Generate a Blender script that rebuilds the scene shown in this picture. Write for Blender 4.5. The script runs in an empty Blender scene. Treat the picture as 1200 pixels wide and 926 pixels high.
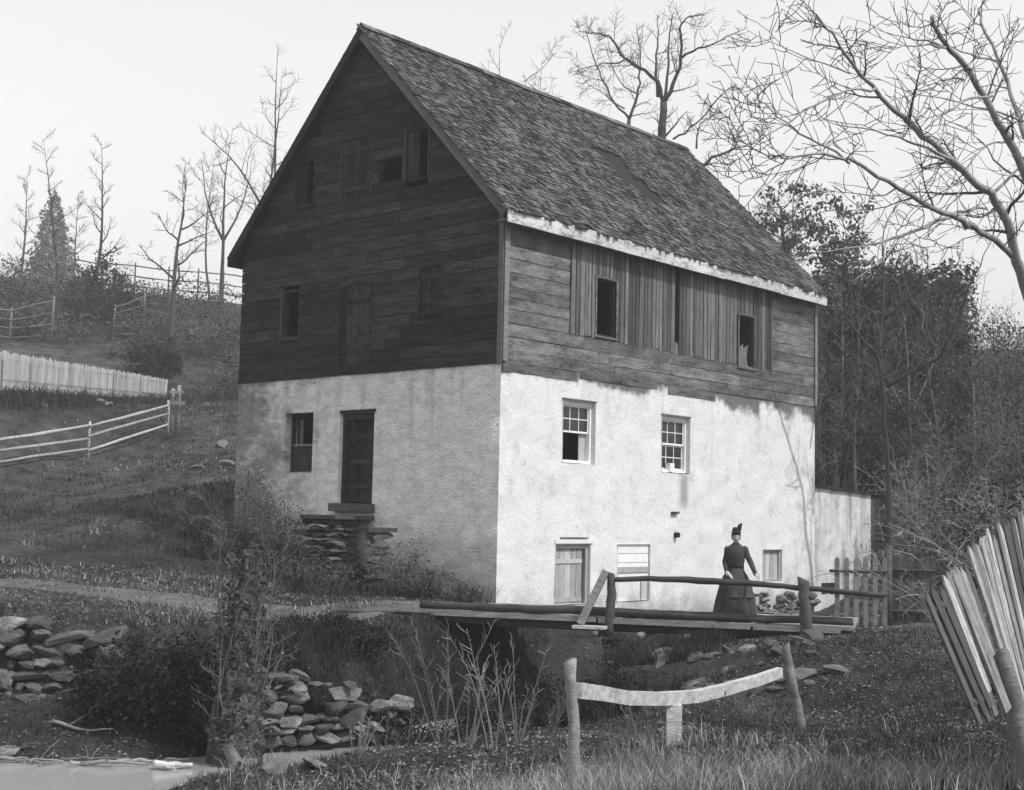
import bpy, math, random
import numpy as np
from mathutils import Vector, Matrix, noise as mnoise

# ------------------------------------------------------------------ camera, sky, sun, exposure
S = bpy.context.scene
COL = S.collection
CAMZ = 1.88; FPX = 1585.0; PITCH = 0.0891; ROLL = 0.0213
_c, _s = math.cos(PITCH), math.sin(PITCH)
_fw = Vector((0, _c, _s)); _up = Vector((0, -_s, _c)); _rt = Vector((1, 0, 0))
_r2 = _rt*math.cos(ROLL) + _up*math.sin(ROLL); _u2 = _up*math.cos(ROLL) - _rt*math.sin(ROLL)
CP = Vector((0, 0, CAMZ))
cd = bpy.data.cameras.new('camera'); cam = bpy.data.objects.new('camera', cd); COL.objects.link(cam)
cam.matrix_world = Matrix(((_r2.x, _u2.x, -_fw.x, 0), (_r2.y, _u2.y, -_fw.y, 0), (_r2.z, _u2.z, -_fw.z, CAMZ), (0, 0, 0, 1)))
cd.sensor_fit = 'HORIZONTAL'; cd.sensor_width = 36; cd.lens = FPX/1200*36; cd.clip_start = .1; cd.clip_end = 5000
S.camera = cam
SUN_DIR = Vector((8.0, -5.2, 11.5)).normalized()          # towards the sun
sel = math.asin(SUN_DIR.z); saz = math.atan2(SUN_DIR.x, SUN_DIR.y)
w = bpy.data.worlds.new('World'); S.world = w; w.use_nodes = True
nt = w.node_tree; nt.nodes.clear()
sky = nt.nodes.new('ShaderNodeTexSky'); sky.sky_type = 'NISHITA'; sky.sun_disc = False
sky.sun_elevation = sel; sky.sun_rotation = saz; sky.air_density = 5.0; sky.dust_density = 0.3; sky.ozone_density = 0.0
bw = nt.nodes.new('ShaderNodeRGBToBW'); bg = nt.nodes.new('ShaderNodeBackground'); wo = nt.nodes.new('ShaderNodeOutputWorld')
bg.inputs['Strength'].default_value = 0.13
nt.links.new(sky.outputs[0], bw.inputs[0]); nt.links.new(bw.outputs[0], bg.inputs['Color']); nt.links.new(bg.outputs[0], wo.inputs['Surface'])
sl = bpy.data.lights.new('sun', 'SUN'); sl.energy = 2.5; sl.angle = math.radians(0.6); sl.color = (1, 1, 1)
so = bpy.data.objects.new('sun', sl); COL.objects.link(so); so.location = (30, -20, 40)
so.rotation_euler = SUN_DIR.to_track_quat('Z', 'Y').to_euler()
S.view_settings.view_transform = 'Standard'; S.view_settings.look = 'None'
S.view_settings.exposure = 0.55; S.view_settings.gamma = 1.0

# ------------------------------------------------------------------ helpers
I4 = Matrix.Identity(4); Z3 = Vector((0, 0, 1))
RX = random.Random(7)
WM = {}
def ray(px, py):
    return (_fw*FPX + _r2*(px-600) - _u2*(py-463))
def at(px, py, d):
    """point on the pixel's ray at forward distance y = d"""
    r = ray(px, py); return CP + r*(d/r.y)
def T(x, y, z): return Matrix.Translation((x, y, z))
def put(o, label=None, cat=None, group=None, kind=None):
    if label: o['label'] = label
    if cat: o['category'] = cat
    if group: o['group'] = group
    if kind: o['kind'] = kind
    return o
def thing(name, loc, label, cat, group=None):
    o = bpy.data.objects.new(name, None); COL.objects.link(o); o.location = loc; o.empty_display_size = .2
    WM[o] = Matrix.Translation(loc); return put(o, label, cat, group)
def link(name, me, mat, parent=None, M=I4, **k):
    if mat is not None and not me.materials: me.materials.append(mat)
    o = bpy.data.objects.new(name, me); COL.objects.link(o)
    M = M.copy(); WM[o] = M
    if parent is not None:
        o.parent = parent; o.matrix_local = WM[parent].inverted() @ M
    else: o.matrix_local = M
    return put(o, **k)
class MB:
    def __init__(s): s.v = []; s.f = []; s.r = []
    def add(s, vs, fs, r=0.5):
        n = len(s.v); s.v += [tuple(q) for q in vs]; s.f += [tuple(i+n for i in q) for q in fs]; s.r += [r]*len(fs); return s
    def box(s, x0, x1, y0, y1, z0, z1, M=None, r=.5):
        vs = [Vector((x, y, z)) for z in (z0, z1) for y in (y0, y1) for x in (x0, x1)]
        if M is not None: vs = [M @ q for q in vs]
        return s.add(vs, [(0,2,3,1), (4,5,7,6), (0,1,5,4), (2,6,7,3), (0,4,6,2), (1,3,7,5)], r)
    def tube(s, pts, rad, n=6, cap=True, r=.5):
        pts = [Vector(p) for p in pts]; m = len(pts)
        if not hasattr(rad, '__len__'): rad = [rad]*m
        vs = []; a = None
        for i, p in enumerate(pts):
            t = (pts[min(i+1, m-1)] - pts[max(i-1, 0)])
            t = t.normalized() if t.length > 1e-9 else Z3.copy()
            if a is None:
                a = t.orthogonal().normalized()
            a = (a - t*a.dot(t)); a = a.normalized() if a.length > 1e-6 else t.orthogonal().normalized()
            b = t.cross(a)
            for k in range(n):
                th = 2*math.pi*k/n; vs.append(p + (a*math.cos(th) + b*math.sin(th))*rad[i])
        fs = [(i*n+k, i*n+(k+1) % n, (i+1)*n+(k+1) % n, (i+1)*n+k) for i in range(m-1) for k in range(n)]
        if cap: fs += [tuple(range(n-1, -1, -1)), tuple((m-1)*n+k for k in range(n))]
        return s.add(vs, fs, r)
    def log(s, pts, rad, n=9, seed=0, rough=.16, k=4, slant=.25):
        """an uneven round timber: smooth path, knotty radius, sawn slanting ends"""
        P = [Vector(p) for p in pts]; m = len(P)
        if not hasattr(rad, '__len__'): rad = [rad]*m
        Q = [P[0]*2-P[1]]+P+[P[-1]*2-P[-2]]; pp = []; rr = []
        for i in range(1, m):
            a, b, c, d = Q[i-1:i+3]
            for j in range(k):
                t = j/k; pp.append(.5*((2*b)+(c-a)*t+(2*a-5*b+4*c-d)*t*t+(3*b-a-3*c+d)*t**3)); rr.append(rad[i-1]*(1-t)+rad[i]*t)
        pp.append(P[-1]); rr.append(rad[-1])
        for i in range(len(pp)):
            pp[i] = pp[i]+Vector((mnoise.noise((i*.5, seed, 1)), mnoise.noise((i*.5, seed, 2)), mnoise.noise((i*.5, seed, 3))))*rr[i]*.35
        o = len(s.v); s.tube(pp, rr, n, True); N_ = len(pp)
        for i in range(N_):
            for q in range(n):
                v = Vector(s.v[o+i*n+q]); f = 1+rough*(mnoise.noise((math.cos(q*6.283/n)*1.2+seed*3, math.sin(q*6.283/n)*1.2, i*.35))*1.6+mnoise.noise((q*2.1, i*.9, seed))*.6)
                v = pp[i]+(v-pp[i])*f
                if i == N_-1: v += (pp[-1]-pp[-2]).normalized()*slant*rr[-1]*math.sin(q*6.283/n+seed)*1.2
                s.v[o+i*n+q] = tuple(v)
        return s
    def rings(s, rs, n=24, wave=None, cap=True, r=.5):
        """rs: (cx, cy, z, rx, ry)"""
        vs = []
        for j, (cx, cy, z, rx, ry) in enumerate(rs):
            for k in range(n):
                th = 2*math.pi*k/n; q = 1 + (wave(j, th) if wave else 0)
                vs.append((cx + rx*q*math.cos(th), cy + ry*q*math.sin(th), z))
        m = len(rs)
        fs = [(i*n+k, i*n+(k+1) % n, (i+1)*n+(k+1) % n, (i+1)*n+k) for i in range(m-1) for k in range(n)]
        if cap: fs += [tuple(range(n-1, -1, -1)), tuple((m-1)*n+k for k in range(n))]
        return s.add(vs, fs, r)
    def mesh(s, name, smooth=False):
        me = bpy.data.meshes.new(name); me.from_pydata(s.v, [], s.f)
        a = me.attributes.new('rnd', 'FLOAT', 'FACE'); a.data.foreach_set('value', s.r)
        if smooth: me.polygons.foreach_set('use_smooth', [True]*len(s.f))
        me.update(); return me
    def build(s, name, mat, parent=None, M=I4, smooth=False, origin=None, **k):
        if origin is not None:
            o = Vector(origin); s.v = [(a-o.x, b-o.y, c-o.z) for a, b, c in s.v]; M = M @ Matrix.Translation(o)
        return link(name, s.mesh(name, smooth), mat, parent, M, **k)
def npmesh(name, V, F, rnd=None):
    """V (n,3); F (m,k) same-size faces"""
    me = bpy.data.meshes.new(name); m, k = F.shape
    me.vertices.add(len(V)); me.vertices.foreach_set('co', V.astype(np.float32).ravel())
    me.loops.add(m*k); me.loops.foreach_set('vertex_index', F.astype(np.int32).ravel())
    me.polygons.add(m); me.polygons.foreach_set('loop_start', np.arange(0, m*k, k, dtype=np.int32))
    me.update(calc_edges=True)
    a = me.attributes.new('rnd', 'FLOAT', 'FACE')
    a.data.foreach_set('value', (rnd if rnd is not None else np.full(m, .5)).astype(np.float32))
    return me
def leaves(name, C, size, rng, mat, parent=None, flat=0.0, r_of=None, **k):
    """one small folded four-cornered leaf at each centre"""
    C = np.asarray(C, float); n = len(C)
    a = rng.normal(size=(n, 3)); a[:, 2] *= (1-flat); a /= np.linalg.norm(a, axis=1)[:, None]
    b = rng.normal(size=(n, 3)); b[:, 2] *= (1-flat); b -= a*(a*b).sum(1)[:, None]; b /= np.linalg.norm(b, axis=1)[:, None]
    s = (size*rng.uniform(.5, 1.3, n))[:, None]
    nn = np.cross(a, b)
    V = np.stack([C-a*s, C+b*s*.55+nn*s*.15, C+a*s, C-b*s*.55+nn*s*.15], 1).reshape(-1, 3)
    F = np.arange(4*n).reshape(n, 4)
    o0 = C.mean(0); V = V-o0
    rr = rng.uniform(0, 1, n) if r_of is None else r_of
    return link(name, npmesh(name, V, F, rr), mat, parent, Matrix.Translation(o0), **k)

# ------------------------------------------------------------------ materials (the photograph is black and white: all greys)
def mat(name, a, b, scale=4, stretch=(1,1,1), rough=.9, bump=.3, rand=0.0, arnd=0.0, spec=.15, lo=.32, hi=.68, fine=6, bdist=.02, extra=None, world=False):
    m = bpy.data.materials.new(name); m.use_nodes = True; t = m.node_tree; N = t.nodes; L = t.links
    p = N['Principled BSDF']; p.inputs['Roughness'].default_value = rough; p.inputs['Specular IOR Level'].default_value = spec
    tc = N.new('ShaderNodeTexCoord'); oi = N.new('ShaderNodeObjectInfo')
    mp = N.new('ShaderNodeMapping'); mp.inputs['Scale'].default_value = stretch
    vm = N.new('ShaderNodeVectorMath'); vm.operation = 'MULTIPLY_ADD'
    cx = N.new('ShaderNodeCombineXYZ')
    for i in range(3): L.new(oi.outputs['Random'], cx.inputs[i])
    if world:
        g = N.new('ShaderNodeNewGeometry'); src = g.outputs['Position']
    else: src = tc.outputs['Object']
    vm.inputs[1].default_value = (31, 17, 23)
    L.new(cx.outputs[0], vm.inputs[0])
    L.new(src, mp.inputs['Vector']); L.new(mp.outputs[0], vm.inputs[2])
    def noi(sc, det=6):
        n = N.new('ShaderNodeTexNoise'); n.inputs['Scale'].default_value = sc; n.inputs['Detail'].default_value = det; n.inputs['Roughness'].default_value = .62
        L.new(vm.outputs[0], n.inputs['Vector']); return n.outputs['Fac']
    def mth(op, x, y=None, z=None):
        q = N.new('ShaderNodeMath'); q.operation = op
        for i, v in enumerate((x, y, z)):
            if v is None: continue
            if isinstance(v, (int, float)): q.inputs[i].default_value = v
            else: L.new(v, q.inputs[i])
        return q.outputs[0]
    n1 = noi(scale, 4); n2 = noi(scale*fine, 8)
    mix = mth('ADD', mth('MULTIPLY', n1, .55), mth('MULTIPLY', n2, .45))
    mr = N.new('ShaderNodeMapRange'); L.new(mix, mr.inputs[0])
    for i, v in enumerate((lo, hi, a, b)): mr.inputs[i+1].default_value = v
    c = mr.outputs[0]
    if rand: c = mth('MULTIPLY', c, mth('MULTIPLY_ADD', oi.outputs['Random'], 2*rand, 1-rand))
    if arnd:
        at_ = N.new('ShaderNodeAttribute'); at_.attribute_name = 'rnd'
        c = mth('MULTIPLY', c, mth('MULTIPLY_ADD', at_.outputs['Fac'], 2*arnd, 1-arnd))
    if extra: c = extra(N, L, mth, noi, tc, c)
    L.new(c, p.inputs['Base Color'])
    if bump:
        bp = N.new('ShaderNodeBump'); bp.inputs['Strength'].default_value = bump; bp.inputs['Distance'].default_value = bdist
        L.new(n2, bp.inputs['Height']); L.new(bp.outputs[0], p.inputs['Normal'])
    return m
def sep(N, L, tc):
    x = N.new('ShaderNodeSeparateXYZ'); L.new(tc.outputs['Object'], x.inputs[0]); return x.outputs
def sstep(N, L, x, a, b, o0=0, o1=1):
    r = N.new('ShaderNodeMapRange'); r.interpolation_type = 'SMOOTHSTEP'; L.new(x, r.inputs[0])
    for i, v in enumerate((a, b, o0, o1)): r.inputs[i+1].default_value = v
    return r.outputs[0]
def streaks(N, L, tc, sc):
    mp = N.new('ShaderNodeMapping'); mp.inputs['Scale'].default_value = (sc, sc, .25); L.new(tc.outputs['Object'], mp.inputs[0])
    n = N.new('ShaderNodeTexNoise'); n.inputs['Scale'].default_value = 1; n.inputs['Detail'].default_value = 5; L.new(mp.outputs[0], n.inputs['Vector'])
    return n.outputs['Fac']
def chips(N, L, mth, noi, tc, c, depth):
    # hairline cracks, small flaked patches and grit in old limewash
    v = N.new('ShaderNodeTexVoronoi'); v.feature = 'DISTANCE_TO_EDGE'; v.inputs['Scale'].default_value = .55
    wv = N.new('ShaderNodeTexNoise'); wv.inputs['Scale'].default_value = 1.3; wv.inputs['Detail'].default_value = 6; L.new(tc.outputs['Object'], wv.inputs['Vector'])
    ad = N.new('ShaderNodeVectorMath'); ad.operation = 'MULTIPLY_ADD'; ad.inputs[1].default_value = (1.4, 1.4, 1.4); L.new(wv.outputs['Color'], ad.inputs[0]); L.new(tc.outputs['Object'], ad.inputs[2]); L.new(ad.outputs[0], v.inputs['Vector'])
    cr = sstep(N, L, v.outputs['Distance'], .002, .010, .90, 1)
    fl = sstep(N, L, noi(4.2, 8), .66, .70, 1, depth)
    gr = sstep(N, L, noi(34, 3), .30, .62, .88, 1.05)
    return mth('MULTIPLY', mth('MULTIPLY', c, cr), mth('MULTIPLY', fl, gr))
def ex_gable(N, L, mth, noi, tc, c):
    # fallen whitewash towards the uphill corner (x) and rain streaks below the boards
    xo = sep(N, L, tc); big = noi(.9, 5)
    m = sstep(N, L, mth('ADD', xo[0], mth('MULTIPLY', mth('SUBTRACT', mth('ADD', mth('MULTIPLY', big, .6), mth('MULTIPLY', noi(3.5, 6), .4)), .5), 13)), 5.6, 9.6, 1, .36)
    st = sstep(N, L, mth('ADD', streaks(N, L, tc, 3.0), mth('MULTIPLY', xo[2], .05)), .72, .95, 1, .74)
    low = sstep(N, L, mth('ADD', xo[2], mth('MULTIPLY', mth('SUBTRACT', big, .5), 3)), .1, 1.9, .55, 1)
    return chips(N, L, mth, noi, tc, mth('MULTIPLY', mth('MULTIPLY', c, m), mth('MULTIPLY', st, low)), .55)
def ex_facade(N, L, mth, noi, tc, c):
    xo = sep(N, L, tc); big = noi(.7, 5)
    st = sstep(N, L, mth('ADD', streaks(N, L, tc, 2.2), mth('MULTIPLY', xo[2], .045)), .74, .98, 1, .72)
    low = sstep(N, L, mth('ADD', xo[2], mth('MULTIPLY', mth('SUBTRACT', big, .5), 3.0)), -1.1, .25, .35, 1)
    blot = sstep(N, L, noi(1.6, 6), .30, .46, .82, 1)
    ed = mth('ADD', mth('ADD', xo[2], mth('MULTIPLY', mth('SUBTRACT', noi(1.1, 6), .5), 1.5)), mth('MULTIPLY', xo[0], .012))
    blot = mth('MULTIPLY', blot, sstep(N, L, ed, 5.02, 5.32, 1, .22))
    c = mth('MULTIPLY', c, mth('SUBTRACT', 1, mth('MULTIPLY', mth('MULTIPLY', sstep(N, L, xo[0], 6.85, 7.15), sstep(N, L, xo[0], 7.25, 7.45, 1, 0)), mth('MULTIPLY', sstep(N, L, xo[2], 2.0, 2.4), sstep(N, L, mth('ADD', xo[2], mth('MULTIPLY', big, .4)), 3.05, 3.4, .5, 0)))))
    return chips(N, L, mth, noi, tc, mth('MULTIPLY', mth('MULTIPLY', c, blot), mth('MULTIPLY', st, low)), .75)
M = {}
M['plaster_g'] = mat('whitewashed_stone_weathered', .60, .95, 3.2, (1, 1, 1.9), bump=1.0, bdist=.05, fine=5, lo=.36, hi=.64, extra=ex_gable)
M['plaster_f'] = mat('whitewashed_stone', .58, .72, 1.4, bump=.6, bdist=.03, fine=9, extra=ex_facade)
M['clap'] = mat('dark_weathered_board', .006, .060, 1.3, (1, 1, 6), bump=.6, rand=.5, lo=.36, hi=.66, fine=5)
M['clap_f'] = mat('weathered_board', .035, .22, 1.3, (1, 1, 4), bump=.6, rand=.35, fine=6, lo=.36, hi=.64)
M['vboard'] = mat('weathered_vertical_board', .05, .17, 1.5, (7, 1, 1), bump=.5, rand=.55, fine=5)
M['sheath'] = mat('dark_sheathing', .015, .03, 3, bump=.2)
M['oldtrim'] = mat('weathered_trim', .10, .22, 2, (1, 1, 5), bump=.4, rand=.3)
M['fascia'] = mat('pale_eave_board', .14, .56, 1.4, (1, 3, 3), bump=.3, rand=.15, lo=.36, hi=.52)
M['white'] = mat('white_paint', .62, .8, 3, bump=.2, rand=.08)
M['doorw'] = mat('grey_door_plank', .28, .52, 2, (4, 4, 1), bump=.3, rand=.25)
M['shingle'] = mat('wood_shingle', .018, .125, 1.3, (1, 1, 1), bump=.8, arnd=.8, fine=9, lo=.36, hi=.66)
M['glass'] = mat('old_window_glass', .02, .03, 2, rough=.12, bump=.05, spec=.5)
M['stone'] = mat('field_stone', .07, .32, 2.2, bump=1.0, rand=.42, bdist=.06, lo=.36, hi=.64, fine=7)
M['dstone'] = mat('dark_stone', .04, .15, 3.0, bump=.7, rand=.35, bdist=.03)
M['bark'] = mat('grey_bark', .05, .13, 3, (2, 2, .6), bump=.8, rand=.15, bdist=.02)
M['dbark'] = mat('dark_bark', .035, .08, 3, (2, 2, .6), bump=.8, rand=.15)
M['pbark'] = mat('pale_bark', .20, .48, 2.5, (2, 2, .8), bump=.8, rand=.1)
M['rail'] = mat('split_rail', .10, .36, 2, (1, 5, 5), bump=.6, rand=.25)
M['prail'] = mat('pale_split_rail', .30, .68, 2, (1, 6, 6), bump=.8, rand=.15, lo=.36, hi=.58)
M['hrail'] = mat('sunbleached_rail', .18, .50, 2, (1, 5, 5), bump=.6, rand=.25, lo=.36, hi=.62)
M['drail'] = mat('dark_log', .035, .11, 2, (1, 5, 5), bump=.6, rand=.3)
M['picket'] = mat('weathered_picket', .12, .46, 2.2, (9, 9, 1), bump=.7, rand=.6, lo=.38, hi=.62)
M['wpicket'] = mat('whitewashed_picket', .34, .60, 2, (4, 4, 1), bump=.3, rand=.25)
M['dimtrim'] = mat('grey_trim', .04, .10, 2, (5, 5, 1), bump=.4, rand=.3)
M['leaf'] = mat('foliage', .04, .11, .8, bump=0, arnd=.6)
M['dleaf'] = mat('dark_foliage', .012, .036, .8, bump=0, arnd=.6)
M['creeper'] = mat('withered_creeper', .05, .15, .8, bump=0, arnd=.65)
M['ever'] = mat('evergreen_foliage', .07, .12, .8, bump=0, arnd=.5)
M['grass'] = mat('grass', .03, .08, .35, bump=0, arnd=.7, world=True)
M['dry'] = mat('dry_grass', .16, .38, .5, bump=0, arnd=.6, world=True)
M['twig'] = mat('dry_twig', .07, .20, 2, bump=0, rand=.2)
M['litter'] = mat('fallen_leaves', .03, .22, .9, bump=0, arnd=.75, world=True)
M['dgrass'] = mat('dark_weeds', .018, .05, .5, bump=0, arnd=.7, world=True)
M['stump'] = mat('mottled_vine_bark', .015, .17, 6, bump=1.0, bdist=.05, fine=4, lo=.40, hi=.66)
M['cane'] = mat('pale_cane', .18, .36, 2, bump=0, rand=.2)
M['dress'] = mat('dark_wool_dress', .038, .068, 6, bump=.3, spec=.05)
M['dress2'] = mat('dark_silk_drape', .045, .08, 6, bump=.3, spec=.1)
M['skin'] = mat('skin', .42, .48, 9, rough=.6, bump=.05)
M['hair'] = mat('dark_hair', .02, .035, 20, bump=.3)
M['hat'] = mat('black_felt', .018, .03, 12, bump=.3)
M['path'] = mat('packed_dirt', .04, .17, 1.2, bump=.6, world=True, bdist=.04, fine=9)
def ex_ground(N, L, mth, noi, tc, c):
    a_ = N.new('ShaderNodeAttribute'); a_.attribute_name = 'wet'      # damp dark soil along the creek
    return mth('MULTIPLY', mth('MULTIPLY', c, sstep(N, L, noi(.14, 4), .36, .62, .62, 1.25)), mth('MULTIPLY_ADD', a_.outputs['Fac'], -.55, 1.0))
M['ground'] = mat('turf_and_earth', .014, .10, 1.1, bump=1.0, world=True, bdist=.12, fine=9, lo=.36, hi=.66, extra=ex_ground)
def water_mat():
    m = bpy.data.materials.new('creek_water'); m.use_nodes = True; t = m.node_tree; p = t.nodes['Principled BSDF']
    p.inputs['Base Color'].default_value = (.33, .33, .33, 1); p.inputs['Roughness'].default_value = .16; p.inputs['Specular IOR Level'].default_value = .9
    n = t.nodes.new('ShaderNodeTexNoise'); n.inputs['Scale'].default_value = 2.5; b = t.nodes.new('ShaderNodeBump'); b.inputs['Strength'].default_value = .12; b.inputs['Distance'].default_value = .05
    t.links.new(n.outputs['Fac'], b.inputs['Height']); t.links.new(b.outputs[0], p.inputs['Normal']); return m
M['water'] = water_mat()

# ------------------------------------------------------------------ mill frame
SC = CAMZ/2.1
PHI = .7282
A = Vector((-.2852*SC, 33.3596*SC, 0)); WG = 10.5976*SC; LF = 14.0; ZP = 5.9128*SC; ZE = 9.9966*SC; ZR = 15.5075*SC
g = Vector((-math.cos(PHI), math.sin(PHI), 0)); l = Vector((math.sin(PHI), math.cos(PHI), 0))
def frame(o, x, y): return Matrix(((x.x, y.x, 0, o.x), (x.y, y.y, 0, o.y), (0, 0, 1, o.z), (0, 0, 0, 1)))
GF = frame(A, g, -l)      # gable: x to the uphill corner, y outward
FF = frame(A, l, g)       # long side: x away along the wall, y inward
def gp(px, py):
    r = ray(px, py); t = (A-CP).dot(l)/r.dot(l); P = CP+r*t; return ((P-A).dot(g), P.z)
def fp(px, py):
    r = ray(px, py); t = (A-CP).dot(g)/r.dot(g); P = CP+r*t; return ((P-A).dot(l), P.z)
def gpo(out):
    Q = A-l*out
    def f(px, py):
        r_ = ray(px, py); P = CP+r_*((Q-CP).dot(l)/r_.dot(l)); return ((P-A).dot(g), P.z)
    return f
def rect(fn, x0, y0, x1, y1):
    """pixel box on a wall plane -> (u0, u1, z0, z1)"""
    xm, ym = (x0+x1)/2, (y0+y1)/2
    u = sorted((fn(x0, ym)[0], fn(x1, ym)[0])); z = sorted((fn(xm, y0)[1], fn(xm, y1)[1])); return (u[0], u[1], z[0], z[1])

# ------------------------------------------------------------------ terrain
_cp = [(0,730,22.4),(120,735,23),(0,662,30),(130,665,30.5),(240,692,28),(-250,725,22),(-250,655,30),(450,714,27),(350,722,26.5),(0,554,45),(110,542,50),(205,507,54),(-250,575,42),
       (225,562,43),(150,600,37),(0,612,37),(0,458,58),(-45,456,54.4),(-90,453,50.8),(-140,450,47),(50,462,62),(100,464.5,66.2),(150,468,70.3),(195,471,74),(-300,430,60),(100,432,76),(0,322,110),(-400,300,110),(100,335,112),(275,353,113),
       (600,928,12),(200,1010,12.5),(0,1010,13),(672,907,14.6),(925,852,20),(1000,850,17),(1130,928,11.6),(850,905,14),(450,905,15.5),
       (330,766,22.3),(400,782,22.4),(455,796,22.8),(520,770,24.2),(560,745,25.8),(1000,752,24.4),(1100,737,25),(1300,735,24),(1040,738,29),(1100,700,31),(1250,690,30),(1100,640,38),(1250,600,40),(1180,452,70),(1350,440,70)]
_C = [(*at(*q)[:2], at(*q).z) for q in _cp]
_C += [(0,0,.38),(8,0,.5),(-8,0,.3),(4,7,.1),(0,7,.0),(-4,7,-.1),(12,10,.1),(-14,9,-.4),(0,-20,1),(30,-20,2),(-30,-20,0),(-.3,29.4,0),(-3,31.5,.12),(-7.4,35.6,1.15),(-5.2,33.2,.45),
       (-1.5,27.4,0),(6.8,24.6,-.05),(9,24,-.05),(20,24,0),(3,33.5,-.35),(6,37,-.7),(9,40.3,-.9),(12,38,-.6),(5,30,-.6),(6.6,24.1,-.04),(5.4,24.35,-.12),(7.6,23.4,-.1),(4.5,24.4,-.35),(10,38.6,-.9),(11.4,41,-.7),(12.6,42.6,-.3),(10.5,36.5,-.7),
       (0,45,3),(-3,40,2.2),(6,50,4.5),(20,60,8),(0,75,9),(20,90,14),(45,80,12),(30,130,17),(0,113,18.5),(-60,113,22),(-120,100,24),(90,90,14),(90,30,4),(-60,30,4),(-60,0,0),(60,0,3),
       (0,200,14),(-150,200,16),(150,200,12),(0,420,8),(-300,400,8),(300,400,6),(300,0,2),(-300,0,2),(0,-200,0),(200,-200,0),(-200,-200,0),(0,900,0),(-900,900,0),(900,900,0),(900,0,0),(-900,0,0),(0,-900,0)]
_C = np.array(_C, float)
def _rb(d): return np.sqrt(d*d+.6)
_n = len(_C); _D = np.linalg.norm(_C[:, None, :2]-_C[None, :, :2], axis=2)
_Amat = np.zeros((_n+1, _n+1)); _Amat[:_n, :_n] = _rb(_D) - np.eye(_n)*.15; _Amat[:_n, _n] = 1; _Amat[_n, :_n] = 1
_wt = np.linalg.solve(_Amat, np.append(_C[:, 2], 0))
CREEK = np.array([(-40,15.5),(-20,16.6),(-10,17.6),(-6.0,18.3),(-3.2,19.6),(-1.0,22.0),(.4,25.2),(2.8,28.8),(7,33),(11,37.2),(16,41),(24,46)], float)
WATER_Z = -1.95
def creek_s(x, y):
    """signed distance to the creek line (positive = mill side), arc position"""
    best = np.full(x.shape, 1e9); sg = np.zeros(x.shape); ar = np.zeros(x.shape); acc = 0
    for (ax, ay), (bx, by) in zip(CREEK[:-1], CREEK[1:]):
        dx, dy = bx-ax, by-ay; L2 = dx*dx+dy*dy; t = np.clip(((x-ax)*dx+(y-ay)*dy)/L2, 0, 1)
        qx, qy = x-ax-t*dx, y-ay-t*dy; d = np.hypot(qx, qy); c = dx*qy-dy*qx
        m = d < best; best = np.where(m, d, best); sg = np.where(m, np.sign(c), sg); ar = np.where(m, acc+t*math.sqrt(L2), ar); acc += math.sqrt(L2)
    return best*sg, ar
def vnoise(x, y, f):
    x = x*f; y = y*f; xi = np.floor(x); yi = np.floor(y); fx = x-xi; fy = y-yi
    def h(a, b): q = np.sin(a*127.1+b*311.7)*43758.5453; return q-np.floor(q)
    u = fx*fx*(3-2*fx); v = fy*fy*(3-2*fy)
    return (h(xi,yi)*(1-u)+h(xi+1,yi)*u)*(1-v)+(h(xi,yi+1)*(1-u)+h(xi+1,yi+1)*u)*v-.5
def HZ(x, y):
    x = np.asarray(x, float); y = np.asarray(y, float); sh = x.shape; xf = x.ravel(); yf = y.ravel()
    z = np.zeros(xf.shape)
    for i in range(0, len(xf), 20000):
        d = np.hypot(xf[i:i+20000, None]-_C[None, :, 0], yf[i:i+20000, None]-_C[None, :, 1]); z[i:i+20000] = _rb(d) @ _wt[:_n] + _wt[_n]
    s, a = creek_s(xf, yf)
    down = (xf < 0.5)                                   # downstream of the bridge
    hw = np.where(down, np.clip(1.9-(xf+4)*.33, 1.1, 1.9), 1.2); fl = WATER_Z-.25
    far_flat = np.where(xf < -4.6, 2.6, .5)            # mud flat below the left retaining wall
    e = np.abs(s)-hw+vnoise(xf+5, yf, 1.1)*.5+vnoise(xf, yf+2, 2.7)*.25
    pf = fl + np.clip(e, 0, far_flat)*.45 + np.clip(e-far_flat, 0, None)*np.where(down, np.clip(2.2+(-1.6-xf)*2.0, 2.2, 5.0), 2.0)
    pn = fl + np.clip(e, 0, None)*np.where(yf < 23.5, .55, 1.7)
    prof = np.where(e < 0, fl, np.where(s > 0, pf, pn))
    k = .12; h = np.clip(.5+.5*(prof-z)/k, 0, 1); z = prof*(1-h)+z*h-k*h*(1-h)
    near = np.clip(np.hypot(xf, yf-25)/60, 0, 1)
    z = z + vnoise(xf+3, yf+1, 4.1)*.035 + vnoise(xf, yf, .9)*.10*(1+near) + vnoise(xf+9, yf, 2.3)*.05 + vnoise(xf, yf+7, .21)*(.12+.25*near)
    return z.reshape(sh)
def hz(x, y): return float(HZ(np.array([x]), np.array([y]))[0])
def axis(fine0, fine1, step, lo, hi, grow=1.16):
    a = list(np.arange(fine0, fine1+1e-6, step)); s = step
    while a[-1] < hi: s *= grow; a.append(a[-1]+s)
    s = step
    while a[0] > lo: s *= grow; a.insert(0, a[0]-s)
    return np.array(a)
gx = axis(-15, 13, .25, -1500, 1500); gy = axis(9, 46, .25, -600, 2500)
X, Y = np.meshgrid(gx, gy); Zg = HZ(X, Y); nx, ny = len(gx), len(gy)
idx = np.arange(nx*ny).reshape(ny, nx)
F = np.stack([idx[:-1, :-1].ravel(), idx[:-1, 1:].ravel(), idx[1:, 1:].ravel(), idx[1:, :-1].ravel()], 1)
gm = npmesh('ground', np.stack([X.ravel(), Y.ravel(), Zg.ravel()], 1), F); gm.polygons.foreach_set('use_smooth', [True]*len(F))
ws, _wa = creek_s(X.ravel(), Y.ravel())
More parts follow.
